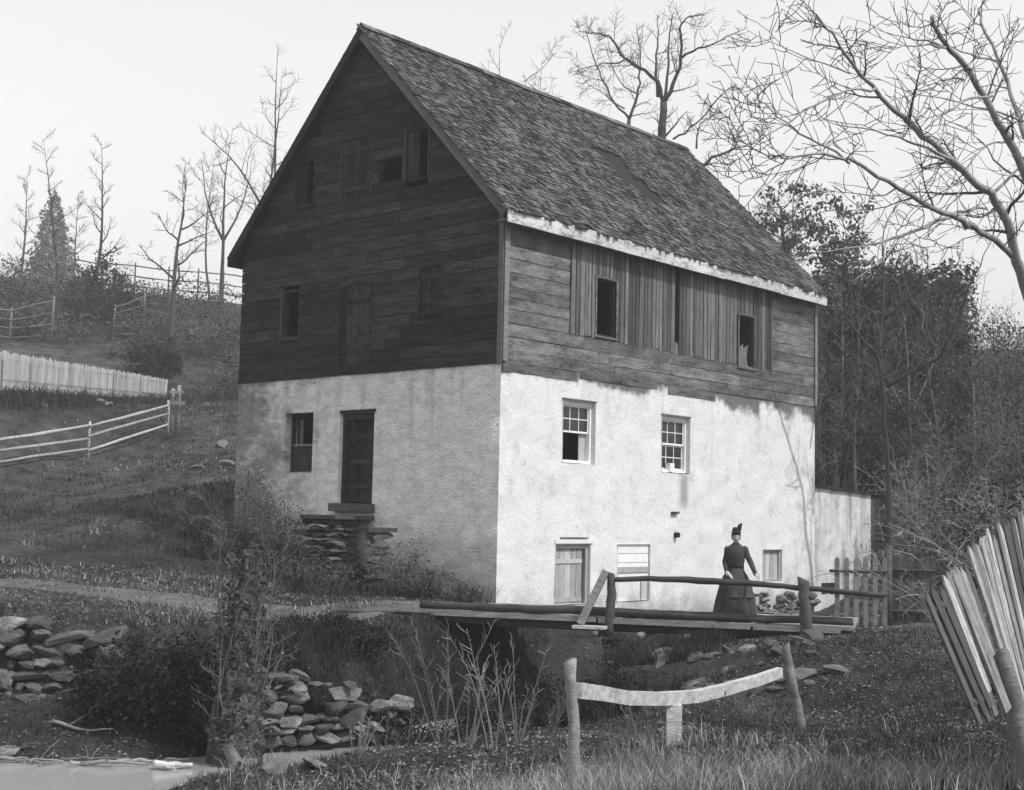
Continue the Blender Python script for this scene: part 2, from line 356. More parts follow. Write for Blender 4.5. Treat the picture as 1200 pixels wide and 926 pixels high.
wet = np.clip(1.35-np.abs(ws)/3.4+.9*vnoise(X.ravel(), Y.ravel(), .5)+.5*vnoise(X.ravel(), Y.ravel(), 1.7), 0, 1)
_at = gm.attributes.new('wet', 'FLOAT', 'POINT'); _at.data.foreach_set('value', wet.astype(np.float32))
link('ground', gm, M['ground'], kind='structure')
# creek water: a strip that follows the creek line
def drape(name, pts, hwid, mat, lift, cols, flat_z=None):
    V = []; P = [Vector((p[0], p[1], 0)) for p in pts]; Q = []
    for a, b in zip(P[:-1], P[1:]):
        n = max(1, int((b-a).length/.4)); Q += [a.lerp(b, i/n) for i in range(n)]
    Q.append(P[-1])
    for it in range(4): Q = [Q[0]]+[(Q[i-1]+Q[i]*2+Q[i+1])/4 for i in range(1, len(Q)-1)]+[Q[-1]]
    for i, q in enumerate(Q):
        t = (Q[min(i+1, len(Q)-1)]-Q[max(i-1, 0)]).normalized(); n = Vector((-t.y, t.x, 0))
        wv = hwid*(1+.25*mnoise.noise((q.x*.5, q.y*.5, 3)))
        for c in range(cols+1): V.append(q+n*wv*(2*c/cols-1))
    V = np.array([tuple(v) for v in V]); V[:, 2] = HZ(V[:, 0], V[:, 1])+lift if flat_z is None else flat_z
    k = cols+1; m = len(Q)
    if flat_z is None:
        e = V.reshape(m, k, 3); e[:, 0, 2] -= .08; e[:, -1, 2] -= .08; V = e.reshape(-1, 3)
    Fq = np.array([(i*k+c, i*k+c+1, (i+1)*k+c+1, (i+1)*k+c) for i in range(m-1) for c in range(cols)])
    me = npmesh(name, V, Fq); me.polygons.foreach_set('use_smooth', [True]*len(Fq)); return link(name, me, mat, kind='structure')
drape('creek_water', [tuple(c) for c in CREEK[1:-1]], 2.9, M['water'], 0, 2, WATER_Z)
drape('path', [(-26,27.5),(-14,26.8),(-8,26.6),(-4,26.9),(-1.6,28.0)], 1.0, M['path'], .03, 5)
drape('path', [(6.9,26.0),(9,25.6),(14,25.2),(26,25.5)], 1.2, M['path'], .03, 5)

# ------------------------------------------------------------------ mill building
mill = thing('mill_building', A + g*WG*.5 + l*LF*.5, 'old gabled mill with whitewashed stone base and dark boarded upper floors', 'building')
OG = {'win_l': rect(gp, 334,484,367,553), 'door_l': rect(gp, 398,484,438,590)}                # plaster part of the gable
OGW = {'m_win': rect(gp, 332,340,351,396), 'm_door': rect(gp, 400,334,433,430), 'm_shut': rect(gp, 494,313,517,368),
       'a_win': rect(gp, 348,187,369,242), 'a_door': rect(gp, 402,163,436,236), 'a_hole': rect(gp, 444,184,472,214), 'a_shut': rect(gp, 477,151,503,211)}
OF = {'win1': rect(fp, 659,470,697,543), 'win2': rect(fp, 775,488,808,554), 'door': rect(fp, 650,638,691,708), 'panel': rect(fp, 723,638,761,704), 'vent': rect(fp, 894,644,916,680)}
OFW = {'o1': rect(fp, 697,328,720,395), 'o2': rect(fp, 788,318,795,402), 'o3': rect(fp, 864,371,882,431)}
def holed_wall(name, FM, u1, z0, z1, ops, mt, depth, ysign, res=.14, amp=.024):
    """wall sheet in frame coordinates with openings cut out and their reveals; ysign = direction of inward"""
    def cuts(a, b, vals):
        v = sorted(set([a, b]+[q for q in vals if a < q < b])); out = []
        for p, q in zip(v[:-1], v[1:]):
            n = max(1, round((q-p)/res)); out += [p+(q-p)*i/n for i in range(n)]
        return out+[b]
    us = cuts(0, u1, [q for o in ops for q in o[:2]]); zs = cuts(z0, z1, [q for o in ops for q in o[2:]])
    b = MB(); nu = len(us); V = []
    for z in zs:
        for u in us:
            e = min(u, u1-u, .4)/.4
            dc = (.06*mnoise.noise((z*1.4, 9.1, 0))+.04*mnoise.noise((z*4.5, 2.1, 5))+.03)*max(0, 1-u/.3)
            d = (mnoise.noise((u*1.7, z*2.4, 3.3+ysign))*amp + mnoise.noise((u*5, z*6, 8.1))*amp*.45)*e
            V.append((u+dc, (d+dc)*ysign, z))
    Fs = []
    for j in range(len(zs)-1):
        for i in range(nu-1):
            cu, cz = (us[i]+us[i+1])/2, (zs[j]+zs[j+1])/2
            if any(o[0] < cu < o[1] and o[2] < cz < o[3] for o in ops): continue
            q = (j*nu+i, j*nu+i+1, (j+1)*nu+i+1, (j+1)*nu+i); Fs.append(q if ysign > 0 else q[::-1])
    b.add(V, Fs)
    for (a0, a1, c0, c1) in ops:
        d = depth*ysign; o = .0
        for (p, q) in (((a0, c0), (a0, c1)), ((a0, c1), (a1, c1)), ((a1, c1), (a1, c0)), ((a1, c0), (a0, c0))):
            b.add([(p[0], -.02*ysign, p[1]), (q[0], -.02*ysign, q[1]), (q[0], d, q[1]), (p[0], d, p[1])], [(0, 1, 2, 3)])
    return b.build(name, mt, mill, FM, smooth=True)
holed_wall('stone_wall', GF, WG, -1.6, ZP+.05, list(OG.values()), M['plaster_g'], .42, -1)['label'] = 'shaded weathered whitewashed gable end wall'
holed_wall('stone_wall', FF, LF, -2.2, ZP+.15, list(OF.values()), M['plaster_f'], .34, 1)['label'] = 'sunlit whitewashed long wall'
b = MB()                                     # the two walls away from the camera, floor between the storeys
b.box(WG-.45, WG-.01, -LF+.02, -.5, -1.0, ZE, GF); b.box(.5, WG-.5, -LF, -LF+.4, -1.0, ZE, GF)
for k in (0,):
    u0, u1 = .1, WG-.1
    b.add([GF @ Vector((u0, -LF+.05, ZE)), GF @ Vector((u1, -LF+.05, ZE)), GF @ Vector((WG/2, -LF+.05, ZR-.1))], [(0, 1, 2)])
b.box(.3, WG-.5, -LF+.4, -.3, ZP-.2, ZP, GF); b.box(.3, WG-.5, -LF+.4, -.3, ZE-.1, ZE, GF); b.box(.45, WG-.5, -LF+.4, -.45, 1.6, 1.7, GF)
b.build('inner_wall', M['sheath'], mill, origin=A)

# boarded walls: every board its own part
SL = (ZR-ZE)/(WG/2)
def umin(z): return max(0, (z-ZE)/SL)
def board_obj(name, FM, x0b, x1b, x0t, x1t, z0, z1, y0, th, mt, parent, rng, skew=.004):
    L = x1b-x0b; zc = z1-z0
    vs = [(0,0,0),(L,0,0),(x1t-x0b,0,zc),(x0t-x0b,0,zc)]
    vs = [Vector(v)+Vector((rng.uniform(-.008,.008), 0, rng.uniform(-1, 1)*skew)) for v in vs]
    tb = rng.uniform(0, .012)
    V = [v+Vector((0, -th/2+(tb if i < 2 else 0), 0)) for i, v in enumerate(vs)]+[v+Vector((0, th/2+(tb if i < 2 else 0), 0)) for i, v in enumerate(vs)]
    m = MB().add(V, [(0,1,2,3),(7,6,5,4),(0,4,5,1),(1,5,6,2),(2,6,7,3),(3,7,4,0)])
    return link(name, m.mesh(name), mt, parent, FM @ T(x0b, y0, z0))
def row_segments(lo, hi, z0, z1, ops):
    seg = [(lo, hi)]
    for (a, b_, c, d) in ops:
        if min(z1, d)-max(z0, c) > .45*(z1-z0):
            out = []
            for s, e in seg:
                if b_ <= s or a >= e: out.append((s, e)); continue
                if a > s: out.append((s, a))
                if b_ < e: out.append((b_, e))
            seg = out
    return seg
rng = random.Random(3)
ops = list(OGW.values()); z = ZP-.04; sh = MB()
while z < ZR-.25:
    h = rng.uniform(.24, .31); z1 = min(z+h, ZR-.1)
    lo_b, lo_t = umin(z), umin(z1)
    for s, e in row_segments(lo_b, WG-lo_b, z, z1, ops):
        st = lo_t if abs(s-lo_b) < 1e-6 else s; et = WG-lo_t if abs(e-(WG-lo_b)) < 1e-6 else e
        sh.add([(s, -.06, z), (e, -.06, z), (et, -.06, z1), (st, -.06, z1)], [(0, 3, 2, 1)])
        parts = [s]
        while e-parts[-1] > 4.2: parts.append(parts[-1]+rng.uniform(2.6, 4.0))
        if e-parts[-1] < .5 and len(parts) > 1: parts.pop()
        parts.append(e)
        for i, (p, q) in enumerate(zip(parts[:-1], parts[1:])):
            tp = st if i == 0 else p+.004; tq = et if i == len(parts)-2 else q-.004
            if tq-tp < .03: continue
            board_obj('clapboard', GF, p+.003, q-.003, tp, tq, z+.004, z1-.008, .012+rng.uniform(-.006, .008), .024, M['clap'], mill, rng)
    z = z1
sh.build('sheathing', M['sheath'], mill, GF)
# long side: horizontal boards at both ends and below, upright boards between
V0 = fp(667, 330)[0]; V1 = fp(904, 400)[0]; ZB0 = fp(667, 390)[1]; ZB1 = fp(903, 434)[1]
sh = MB(); ops = list(OFW.values()); z = ZP+.02; ZT = ZE-.02
while z < ZT-.06:
    h = rng.uniform(.25, .33); z1 = min(z+h, ZT)
    zbm = (ZB0+ZB1)/2
    if z1 < zbm+.1: rowr = [(0, LF)]
    else: rowr = [(0, V0), (V1, LF)]
    for lo, hi in rowr:
        for s, e in row_segments(lo, hi, z, z1, ops):
            parts = [s]
            while e-parts[-1] > 4.6: parts.append(parts[-1]+rng.uniform(2.2, 4.2))
            parts.append(e)
            for p, q in zip(parts[:-1], parts[1:]):
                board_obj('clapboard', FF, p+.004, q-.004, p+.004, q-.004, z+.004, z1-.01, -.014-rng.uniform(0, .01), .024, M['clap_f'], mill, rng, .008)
    z = z1
# ragged last boards hanging over the whitewash
for (p, q, zz, hh) in ((.05, 2.7, -.24, .24), (2.8, 5.9, -.16, .2), (6.4, 8.6, -.22, .22), (3.2, 6.6, -.36, .18)):
    if zz < -.3: continue
    board_obj('clapboard', FF, p, q, p, q-.05, ZP+zz+.02, ZP+zz+hh+.015, -.012, .022, M['clap_f'], mill, rng, .02)
x = V0+.02
while x < V1-.05:
    wv = min(rng.uniform(.12, .21), V1-x); zb = ZB0+(ZB1-ZB0)*(x-V0)/(V1-V0)-rng.uniform(0, .05)
    spans = [(zb, ZT-.01)]
    for (a, b_, c, d) in ops:
        if min(x+wv, b_)-max(x, a) > .5*wv:
            spans = [q for s, e in spans for q in ((s, min(e, c)), (max(s, d), e)) if q[1]-q[0] > .08]
    for s, e in spans:
        o = board_obj('vertical_board', FF, x+.012, x+wv-.014, x+.012, x+wv-.014, s, e, -.026-rng.uniform(0, .02), .024, M['vboard'], mill, rng, .01)
    x += wv
# backing sheet behind the long side boards, cut at the openings
us = sorted({0, LF, *[q for o in ops for q in o[:2]]}); zs = sorted({ZP, ZT, *[q for o in ops for q in o[2:]]})
for a0, a1 in zip(us[:-1], us[1:]):
    for c0, c1 in zip(zs[:-1], zs[1:]):
        if any(o[0] < (a0+a1)/2 < o[1] and o[2] < (c0+c1)/2 < o[3] for o in ops): continue
        sh.add([(a0, .05, c0), (a1, .05, c0), (a1, .05, c1), (a0, .05, c1)], [(0, 1, 2, 3)])
sh.build('sheathing', M['sheath'], mill, FF)
MB().box(-.035, .10, .027, .052, ZP-.05, ZE-.05).build('corner_board', M['oldtrim'], mill, GF)
MB().box(-.02, .13, -.075, -.05, ZP+.02, ZE-.05).build('corner_board', M['oldtrim'], mill, FF)
MB().box(LF-.10, LF+.03, -.075, -.05, ZP+.05, ZE-.05).build('corner_board', M['oldtrim'], mill, FF)

# trims, shutters and doors of the boarded gable
def trim(o, FM, ysg, wd, th, y0, parent, mt, name='trim', sides='lrtb'):
    a, b_, c, d = o
    for s in sides:
        m = MB(); ya, yb = sorted((y0*ysg, (y0+th)*ysg))
        if s == 'l': m.box(a-wd, a, ya, yb, c-wd*.3, d+wd)
        if s == 'r': m.box(b_, b_+wd, ya, yb, c-wd*.3, d+wd)
        if s == 't': m.box(a-wd*.98, b_+wd*.98, ya-.002, yb+.002, d+.001, d+wd*1.02)
        if s == 'b': m.box(a-wd*1.3, b_+wd*1.3, ya-.004, yb+.03 if ysg > 0 else yb+.004, c-wd, c-.001)
        m.build(name, mt, parent, FM)
def planks(o, FM, ysg, n, y0, parent, mt, name='plank', battens=2):
    a, b_, c, d = o; wv = (b_-a)/n
    for i in range(n):
        x0 = a+i*wv; ya, yb = sorted((y0*ysg, (y0-.025)*ysg))
        m = MB().box(.006, wv-.006, ya+rng.uniform(-.004, .004), yb, .01, d-c-.01-rng.uniform(0, .02)); m.build(name, mt, parent, FM @ T(x0, 0, c))
    for k in range(battens):
        zz = c+(d-c)*(.2+.6*k/max(1, battens-1)); ya, yb = sorted(((y0+.001)*ysg, (y0+.024)*ysg))
        MB().box(a+.02, b_-.02, ya, yb, zz-.05, zz+.05).build('batten', mt, parent, FM)
def opening(name, o, FM, ysg, mt, wd=.09, label=None):
    """a door or window part: its own mesh is the surround"""
    a, b_, c, d = o; m = MB(); y0, y1 = sorted((.0, -.14*ysg))
    for q in ((a, a+.05, c, d), (b_-.05, b_, c, d), (a+.05, b_-.05, d-.05, d), (a+.05, b_-.05, c, c+.05)): m.box(q[0], q[1], y0, y1, q[2], q[3])
    p = m.build(name, mt, mill, FM)
    if label: p['label'] = label
    return p
p = opening('window', OGW['m_win'], GF, 1, M['clap']); trim(OGW['m_win'], GF, 1, .07, .022, .027, p, M['dimtrim'], sides='rb')
p = opening('door', OGW['m_door'], GF, 1, M['clap']); planks(OGW['m_door'], GF, 1, 5, .02, p, M['clap']); trim(OGW['m_door'], GF, 1, .08, .02, .027, p, M['clap'], sides='lrt')
p = opening('shutter', OGW['m_shut'], GF, 1, M['clap']); planks(OGW['m_shut'], GF, 1, 4, .0, p, M['clap']); trim(OGW['m_shut'], GF, 1, .07, .022, .027, p, M['clap'], sides='lrtb')
p = opening('window', OGW['a_win'], GF, 1, M['clap']); trim(OGW['a_win'], GF, 1, .07, .022, .027, p, M['clap'], sides='lrb'); planks((OGW['a_win'][0]+.35, OGW['a_win'][1]-.05, OGW['a_win'][2]+.05, OGW['a_win'][3]-.05), GF, 1, 2, -.06, p, M['clap'], battens=0)
p = opening('loft_door', OGW['a_door'], GF, 1, M['clap']); planks(OGW['a_door'], GF, 1, 5, .02, p, M['clap']); trim(OGW['a_door'], GF, 1, .05, .02, .027, p, M['clap'], sides='lrt')
opening('hatch', OGW['a_hole'], GF, 1, M['clap'])
p = opening('shutter', OGW['a_shut'], GF, 1, M['clap']); trim(OGW['a_shut'], GF, 1, .05, .022, .027, p, M['dimtrim'], sides='lr'); a_, b2, c_, d_ = OGW['a_shut']; planks((a_+.42*(b2-a_), b2-.02, c_, d_), GF, 1, 2, .0, p, M['clap'], battens=0)
for k, lab in (('o1', 'tall dark loading opening'), ('o2', 'narrow slot opening'), ('o3', 'small opening with sacking in it')):
    p = opening('opening', OFW[k], FF, -1, M['sheath'], label=lab)
    if k != 'o2': trim(OFW[k], FF, -1, .05, .02, .052, p, M['clap_f'], sides='lrtb')
a_, b2, c_, d_ = OFW['o3']
m = MB(); n = 7
V = [(a_+.06+(b2-a_-.16)*i/n, .10+.03*math.sin(i*1.7+j), c_+.02+(d_-c_)*.42*j/5*(1+.12*math.sin(i*2.1))) for j in range(6) for i in range(n+1)]
m.add(V, [(j*(n+1)+i, j*(n+1)+i+1, (j+1)*(n+1)+i+1, (j+1)*(n+1)+i) for j in range(5) for i in range(n)]); m.build('sacking', M['oldtrim'], mill, FF, smooth=True)

# lower gable: window with a sagging half sash, plank door, sill stone
o = OG['win_l']; a_, b2, c_, d_ = o
p = MB().box(a_, a_+.07, -.30, -.2, c_, d_).box(b2-.07, b2, -.30, -.2, c_, d_).box(a_+.07, b2-.07, -.30, -.2, d_-.07, d_).box(a_+.07, b2-.07, -.30, -.2, c_, c_+.07).build('window', M['clap'], mill, GF)
zm = c_+(d_-c_)*.44
MB().box(a_+.07, b2-.07, -.26, -.22, zm, zm+.06).build('sash_rail', M['oldtrim'], p, GF)
MB().box(b2-.34, b2-.20, -.33, -.31, zm+.06, d_-.14).build('pane', M['oldtrim'], p, GF)
planks((a_+.07, b2-.07, c_+.05, zm), GF, 1, 4, -.24, p, M['clap'], battens=0)
o = OG['door_l']; a_, b2, c_, d_ = o
p = MB().box(a_, a_+.10, -.30, -.08, c_, d_).box(b2-.10, b2, -.30, -.08, c_, d_).box(a_+.10, b2-.10, -.30, -.08, d_-.16, d_).build('door', M['clap'], mill, GF)
planks((a_+.10, b2-.10, c_+.02, d_-.16), GF, 1, 5, -.24, p, M['clap'], battens=3)
MB().box(a_-.1, b2+.12, -.2, .22, c_-.2, c_-.005).build('door_sill', M['bark'], p, GF)
MB().box(a_-.03, b2+.03, -.2, .02, d_+.005, d_+.08).build('lintel', M['clap'], p, GF)

# sash windows of the long side
def sash_window(o, cols, rows, lower_open):
    a, b_, c, d = o
    y0 = .10
    f = MB().box(a+.001, a+.08, y0, y0+.14, c, d).box(b_-.08, b_-.001, y0, y0+.14, c, d).box(a+.08, b_-.08, y0, y0+.14, d-.10, d-.001).box(a+.08, b_-.08, y0-.03, y0+.14, c+.001, c+.07)
    p = f.build('window', M['white'], mill, FF)
    A0, A1, C0, C1 = a+.08, b_-.08, c+.07, d-.10; cm = (C0+C1)/2
    for (s0, s1, yy, half) in ((cm, C1, y0+.04, 0), (C0, cm, y0+.08, 1)):
        if half and lower_open: continue
        MB().box(A0, A1, yy, yy+.03, s1-.04, s1).box(A0, A1, yy, yy+.03, s0, s0+.045).box(A0, A0+.035, yy, yy+.03, s0+.045, s1-.04).box(A1-.035, A1, yy, yy+.03, s0+.045, s1-.04).build('sash', M['white'], p, FF)
        X0, X1, Y0, Y1 = A0+.035, A1-.035, s0+.045, s1-.04; r2 = rows//2
        for i in range(cols):
            for j in range(r2):
                x0 = X0+(X1-X0)*i/cols; x1 = X0+(X1-X0)*(i+1)/cols; z0_ = Y0+(Y1-Y0)*j/r2; z1_ = Y0+(Y1-Y0)*(j+1)/r2
                MB().box(x0+.002, x1-.002, yy+.013, yy+.018, z0_+.002, z1_-.002).build('pane', M['glass'], p, FF)
        for i in range(1, cols):
            x0 = X0+(X1-X0)*i/cols; MB().box(x0-.011, x0+.011, yy+.002, yy+.028, Y0, Y1).build('glazing_bar', M['white'], p, FF)
        for j in range(1, r2):
            z0_ = Y0+(Y1-Y0)*j/r2; MB().box(X0, X1, yy+.004, yy+.026, z0_-.011, z0_+.011).build('glazing_bar', M['white'], p, FF)
    return p
p = sash_window(OF['win1'], 3, 4, True)
a_, b2, c_, d_ = OF['win1']
MB().box(b2-.34, b2-.09, .22, .235, c_+.08, (c_+d_)/2).build('curtain', M['doorw'], p, FF)
MB().box(a_-.02, b2+.04, -.035, .02, d_+.004, d_+.035).build('lintel', M['clap_f'], p, FF)
p = sash_window(OF['win2'], 3, 4, False)
a_, b2, c_, d_ = OF['win2']
MB().box(a_-.02, b2+.04, -.035, .02, d_+.004, d_+.035).build('lintel', M['clap_f'], p, FF)
MB().box(a_+.42, a_+.62, .02, .16, c_+.02, c_+.24).build('crock', M['white'], p, FF)
# whitewashed plank door, boarded hatch, low vent on the long side
a_, b2, c_, d_ = OF['door']
p = MB().box(a_, a_+.09, .06, .2, c_, d_).box(b2-.09, b2, .06, .2, c_, d_).box(a_+.09, b2-.09, .06, .2, d_-.10, d_).build('door', M['doorw'], mill, FF)
planks((a_+.09, b2-.16, c_-.2, d_-.10), FF, -1, 5, -.12, p, M['doorw'], battens=2)
MB().box(a_-.04, b2+.10, -.035, .05, d_+.02, d_+.12).build('lintel', M['white'], p, FF)
MB().box(a_+.15, b2-.1, -.05, .0, d_+.135, d_+.165).build('drip_board', M['clap_f'], p, FF)
a_, b2, c_, d_ = OF['panel']
p = MB().box(a_, b2, .06, .09, c_+.0, d_).build('hatch', M['plaster_f'], mill, FF)
for k in range(4):
    z0_ = c_+(d_-c_)*(.36+.16*k); MB().box(a_+.02, b2-.02, .03, .055, z0_, z0_+(d_-c_)*.15).build('plank', M['white'], p, FF)
MB().box(a_+.02, b2-.02, .0, .05, c_+(d_-c_)*.50, c_+(d_-c_)*.60).build('batten', M['doorw'], p, FF)
MB().box(b2-.3, b2-.08, .02, .055, c_, c_+(d_-c_)*.34).build('plank', M['doorw'], p, FF)
a_, b2, c_, d_ = OF['vent']
p = MB().box(a_, a_+.06, .05, .2, c_, d_).box(b2-.06, b2, .05, .2, c_, d_).box(a_+.06, b2-.06, .05, .2, d_-.06, d_).build('window', M['doorw'], mill, FF)
planks((a_+.06, b2-.06, c_, d_-.06), FF, -1, 4, -.1, p, M['doorw'], battens=0)
u, zz = fp(790, 601); MB().box(u-.13, u+.13, -.08, .02, zz-.03, zz+.03).build('ledge', M['dstone'], mill, FF)
u, zz = fp(791, 627); MB().tube([(u, -.12, zz), (u, .05, zz)], .07, 8).build('drain_pipe', M['sheath'], mill, FF)

# roof: deck, shingles, eave and rake boards
OV, OVR, OVB = .34, .28, .08
slope_len = math.hypot(WG/2+OV, SL*(WG/2+OV)); ang = math.atan(SL)
# slope frame: x along eave (l), y up the slope, z outward normal
up_r = (g*math.cos(ang) + Z3*math.sin(ang)); n_r = (-g*math.sin(ang) + Z3*math.cos(ang))
E0 = A - g*OV - l*OVR + Z3*(ZE - SL*OV + .08)
RF = Matrix(((l.x, up_r.x, n_r.x, E0.x), (l.y, up_r.y, n_r.y, E0.y), (l.z, up_r.z, n_r.z, E0.z), (0, 0, 0, 1)))
up_l = (-g*math.cos(ang) + Z3*math.sin(ang)); n_l = (g*math.sin(ang) + Z3*math.cos(ang))
E1 = A + g*(WG+OV) + l*(LF+OVB) + Z3*(ZE - SL*OV + .08); xl = -l
RL = Matrix(((xl.x, up_l.x, n_l.x, E1.x), (xl.y, up_l.y, n_l.y, E1.y), (xl.z, up_l.z, n_l.z, E1.z), (0, 0, 0, 1)))
RLEN = LF+OVR+OVB
roof = MB().box(0, RLEN, 0, slope_len, -.07, 0).build('roof', M['sheath'], mill, RF)
MB().box(0, RLEN, 0, slope_len, -.07, 0).build('roof', M['sheath'], mill, RL)
def shingle_mesh(wd, ln, r):
    return MB().add([(0,0,.0),(wd,0,.0),(wd,0,.022),(0,0,.022),(0,ln,-.004),(wd,ln,-.004),(wd,ln,.004),(0,ln,.004)], [(0,1,2,3)[::-1],(3,2,6,7),(0,3,7,4),(1,5,6,2),(4,7,6,5)], r)
SV = []
for i in range(10):
    q = shingle_mesh(.085+.010*i, .40, random.Random(i).random()); me = q.mesh('shingle'); me.materials.append(M['shingle']); SV.append((.085+.010*i, me))
def sag(x, y):
    return .05*mnoise.noise((x*.35, y*.4, 2.0)) - .04*math.sin(math.pi*y/slope_len)*math.sin(math.pi*x/RLEN)
_r = ray(733, 205); _p = RF.inverted() @ (CP+_r*((E0-CP).dot(n_r)/_r.dot(n_r))); hu0, hv0 = _p.x, _p.y     # the patch of lost shingles
def lost(x, y):
    dx, dy = (x-hu0)+.2*(y-hv0), y-hv0+.2
    return abs(dx) < .62+.4*mnoise.noise((x*3, y*3, 0)) and abs(dy) < 1.2
joined = MB(); joinedL = MB(); rows = int(slope_len/.165)+1; nind = 0
for side in (0, 1):
    for j in range(rows):
        y = j*.165-.06; x = -.05-rng.uniform(0, .1)
        if y > slope_len-.1: break
        while x < RLEN:
            i = rng.randrange(10) if side == 0 else 9; wd, me = SV[i]
            if side: wd = min(.5, RLEN-x)
            if side and wd < .03: break
            jy = rng.uniform(-.055, .055) if j else rng.uniform(-.07, .05)
            if side == 0 and lost(x, y): x += wd; continue
            tilt = .05+abs(rng.gauss(0, .035)) if rng.random() > .10 else rng.uniform(.12, .30)
            if side == 0 and rng.random() < .025: x += wd; continue
            Mx = T(x, y+jy, .022+(sag(x, y)*.0)+rng.uniform(0, .008)) @ Matrix.Rotation(rng.gauss(0, .02), 4, 'Z') @ Matrix.Rotation(-tilt*.6, 4, 'X')
            if side == 0 and x < .78 and nind < 298:
                link('shingle', me, M['shingle'], roof, RF @ Mx); nind += 1
            else:
                q = shingle_mesh(wd-.006, min(.40, slope_len-y+.02), rng.random()); (joined if side == 0 else joinedL).add([Mx @ Vector(v) for v in q.v], q.f, q.r[0])
            x += wd
joined.build('shingles', M['shingle'], roof, RF, kind='stuff'); joinedL.build('shingles', M['shingle'], mill, RL, kind='stuff')
# ridge cap
R0 = A + g*WG/2 - l*OVR + Z3*(ZR+.10); R1 = R0 + l*RLEN
k = 26
for i in range(k):
    a0 = R0.lerp(R1, i/k) + Z3*rng.uniform(0, .015); a1 = R0.lerp(R1, (i+1.03)/k)
    m = MB(); wv = .17
    pts = [a0-up_r*wv+n_r*.06, a0+Z3*.085, a0-up_l*wv+n_l*.06, a1-up_r*wv+n_r*.06, a1+Z3*.085, a1-up_l*wv+n_l*.06]
    m.add(pts, [(0,3,4,1), (1,4,5,2)], rng.random()); m.build('ridge_cap', M['shingle'], mill, origin=a0)
# pale eave board in lengths, with soffit behind
x = 0
while x < RLEN-.01:
    L_ = min(rng.uniform(1.5, 3.2), RLEN-x)
    if RLEN-x-L_ < .5: L_ = RLEN-x
    m = MB().box(.004, L_-.004, -.02, .012, -.17+rng.uniform(-.01, .01), .15); zz = ZE-SL*OV-.07
    m.build('eave_board', M['fascia'], mill, FF @ T(x-OVR, -OV-.005, zz)); x += L_
MB().box(-OVR+.02, LF+OVB-.02, -OV+.02, -.04, ZE-SL*OV-.19, ZE-SL*OV-.16).build('soffit', M['clap_f'], mill, FF)
for side in (0, 1):
    FR = RF if side == 0 else RL
    xx = -.025 if side == 0 else RLEN
    MB().box(xx, xx+.03, -.02, slope_len-.03, -.22, -.004).build('rake_board', M['clap'] if side else M['oldtrim'], mill, FR)
    for q in (1.8, 3.6, 5.4):
        pass
MB().box(WG+OV-.02, WG+OV+.02, -LF, OVR, ZE-SL*OV-.16, ZE-SL*OV+.06).build('eave_board', M['clap'], mill, GF)

# ------------------------------------------------------------------ stones
def stone_mesh(seed, boxy=.5):
    import bmesh
    bm = bmesh.new(); bmesh.ops.create_icosphere(bm, subdivisions=2, radius=.5); r = random.Random(seed); off = Vector((r.random()*50, r.random()*50, r.random()*50))
    for v in bm.verts:
        c = v.co.copy(); mx = max(abs(c.x), abs(c.y), abs(c.z)); cube = c/mx*.46
        v.co = c.lerp(cube, boxy) * (1+.34*mnoise.noise(c*2.2+off)+.12*mnoise.noise(c*6+off))
    for k in range(9):
        n_ = Vector((r.gauss(0, 1), r.gauss(0, 1), r.gauss(0, 1.3))).normalized(); q_ = r.uniform(.25, .38)
        for v in bm.verts:
            e_ = v.co.dot(n_)-q_
            if e_ > 0: v.co -= n_*e_
    me = bpy.data.meshes.new('stone'); bm.to_mesh(me); bm.free(); return me
STN = [stone_mesh(i, .5+.06*(i % 7)) for i in range(10)]
for me in STN: me.materials.append(M['stone'])
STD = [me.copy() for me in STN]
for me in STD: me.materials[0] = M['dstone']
def stone(parent, c, size, rz, r, lib=STN, tilt=.12, name='stone', **k):
    Mx = Matrix.Translation(c) @ Matrix.Rotation(rz, 4, 'Z') @ Matrix.Rotation(r.gauss(0, tilt), 4, 'Y') @ Matrix.Rotation(r.gauss(0, tilt), 4, 'X') @ Matrix.Diagonal((*size, 1))
    return link(name, lib[r.randrange(10)], None, parent, Mx, **k)
def stone_wall(label, p0, p1, top0, top1, base, seed, lib=None, group=None, keep=1.0, sz=1.0, name='retaining_wall', cat='stone wall'):
    """dry-laid courses along p0 -> p1, front face toward the camera"""
    r = random.Random(seed); a = Vector((*p0, 0)); d = Vector((p1[0]-p0[0], p1[1]-p0[1], 0)); L_ = d.length; d.normalize(); n = Vector((d.y, -d.x, 0)); rz = math.atan2(d.y, d.x)
    if n.y > 0: n = -n
    t = thing(name, a+d*L_/2+Z3*base, label, cat, group); zc = base
    while zc < max(top0, top1):
        h = r.uniform(.10, .32)*sz; s = -r.uniform(0, .2)
        while s < L_:
            wv = min(h*r.uniform(1.2, 2.8), .75*sz); tz = top0+(top1-top0)*max(0, min(1, s/L_))+r.uniform(-.12, .1)
            if zc+h*.6 < tz and r.random() < keep:
                hh = h*r.uniform(.8, 1.12); c = a+d*(s+wv/2)+n*(r.uniform(-.16, .05)-.22*(zc-base))+Z3*(zc+h/2)
                stone(t, c, (wv*r.uniform(1.15, 1.45), .5, hh*r.uniform(1.2, 1.6)), rz+r.gauss(0, .15), r, (STN if r.random() < (1.1-1.3*s/L_ if lib else .75) else STD), .16)
            s += wv*.98
        zc += h*.95
    return t
w0 = at(-14, 735, 22.0); w1 = at(140, 738, 22.6)
stone_wall('dry stone retaining wall of big pale boulders beside the creek mud', (w0.x-1.2, w0.y), (w1.x, w1.y), -.05, -.15, -1.5, 11, lib=1, keep=.97, sz=1.08)
w0 = at(312, 770, 21.9); w1 = at(468, 800, 22.9)
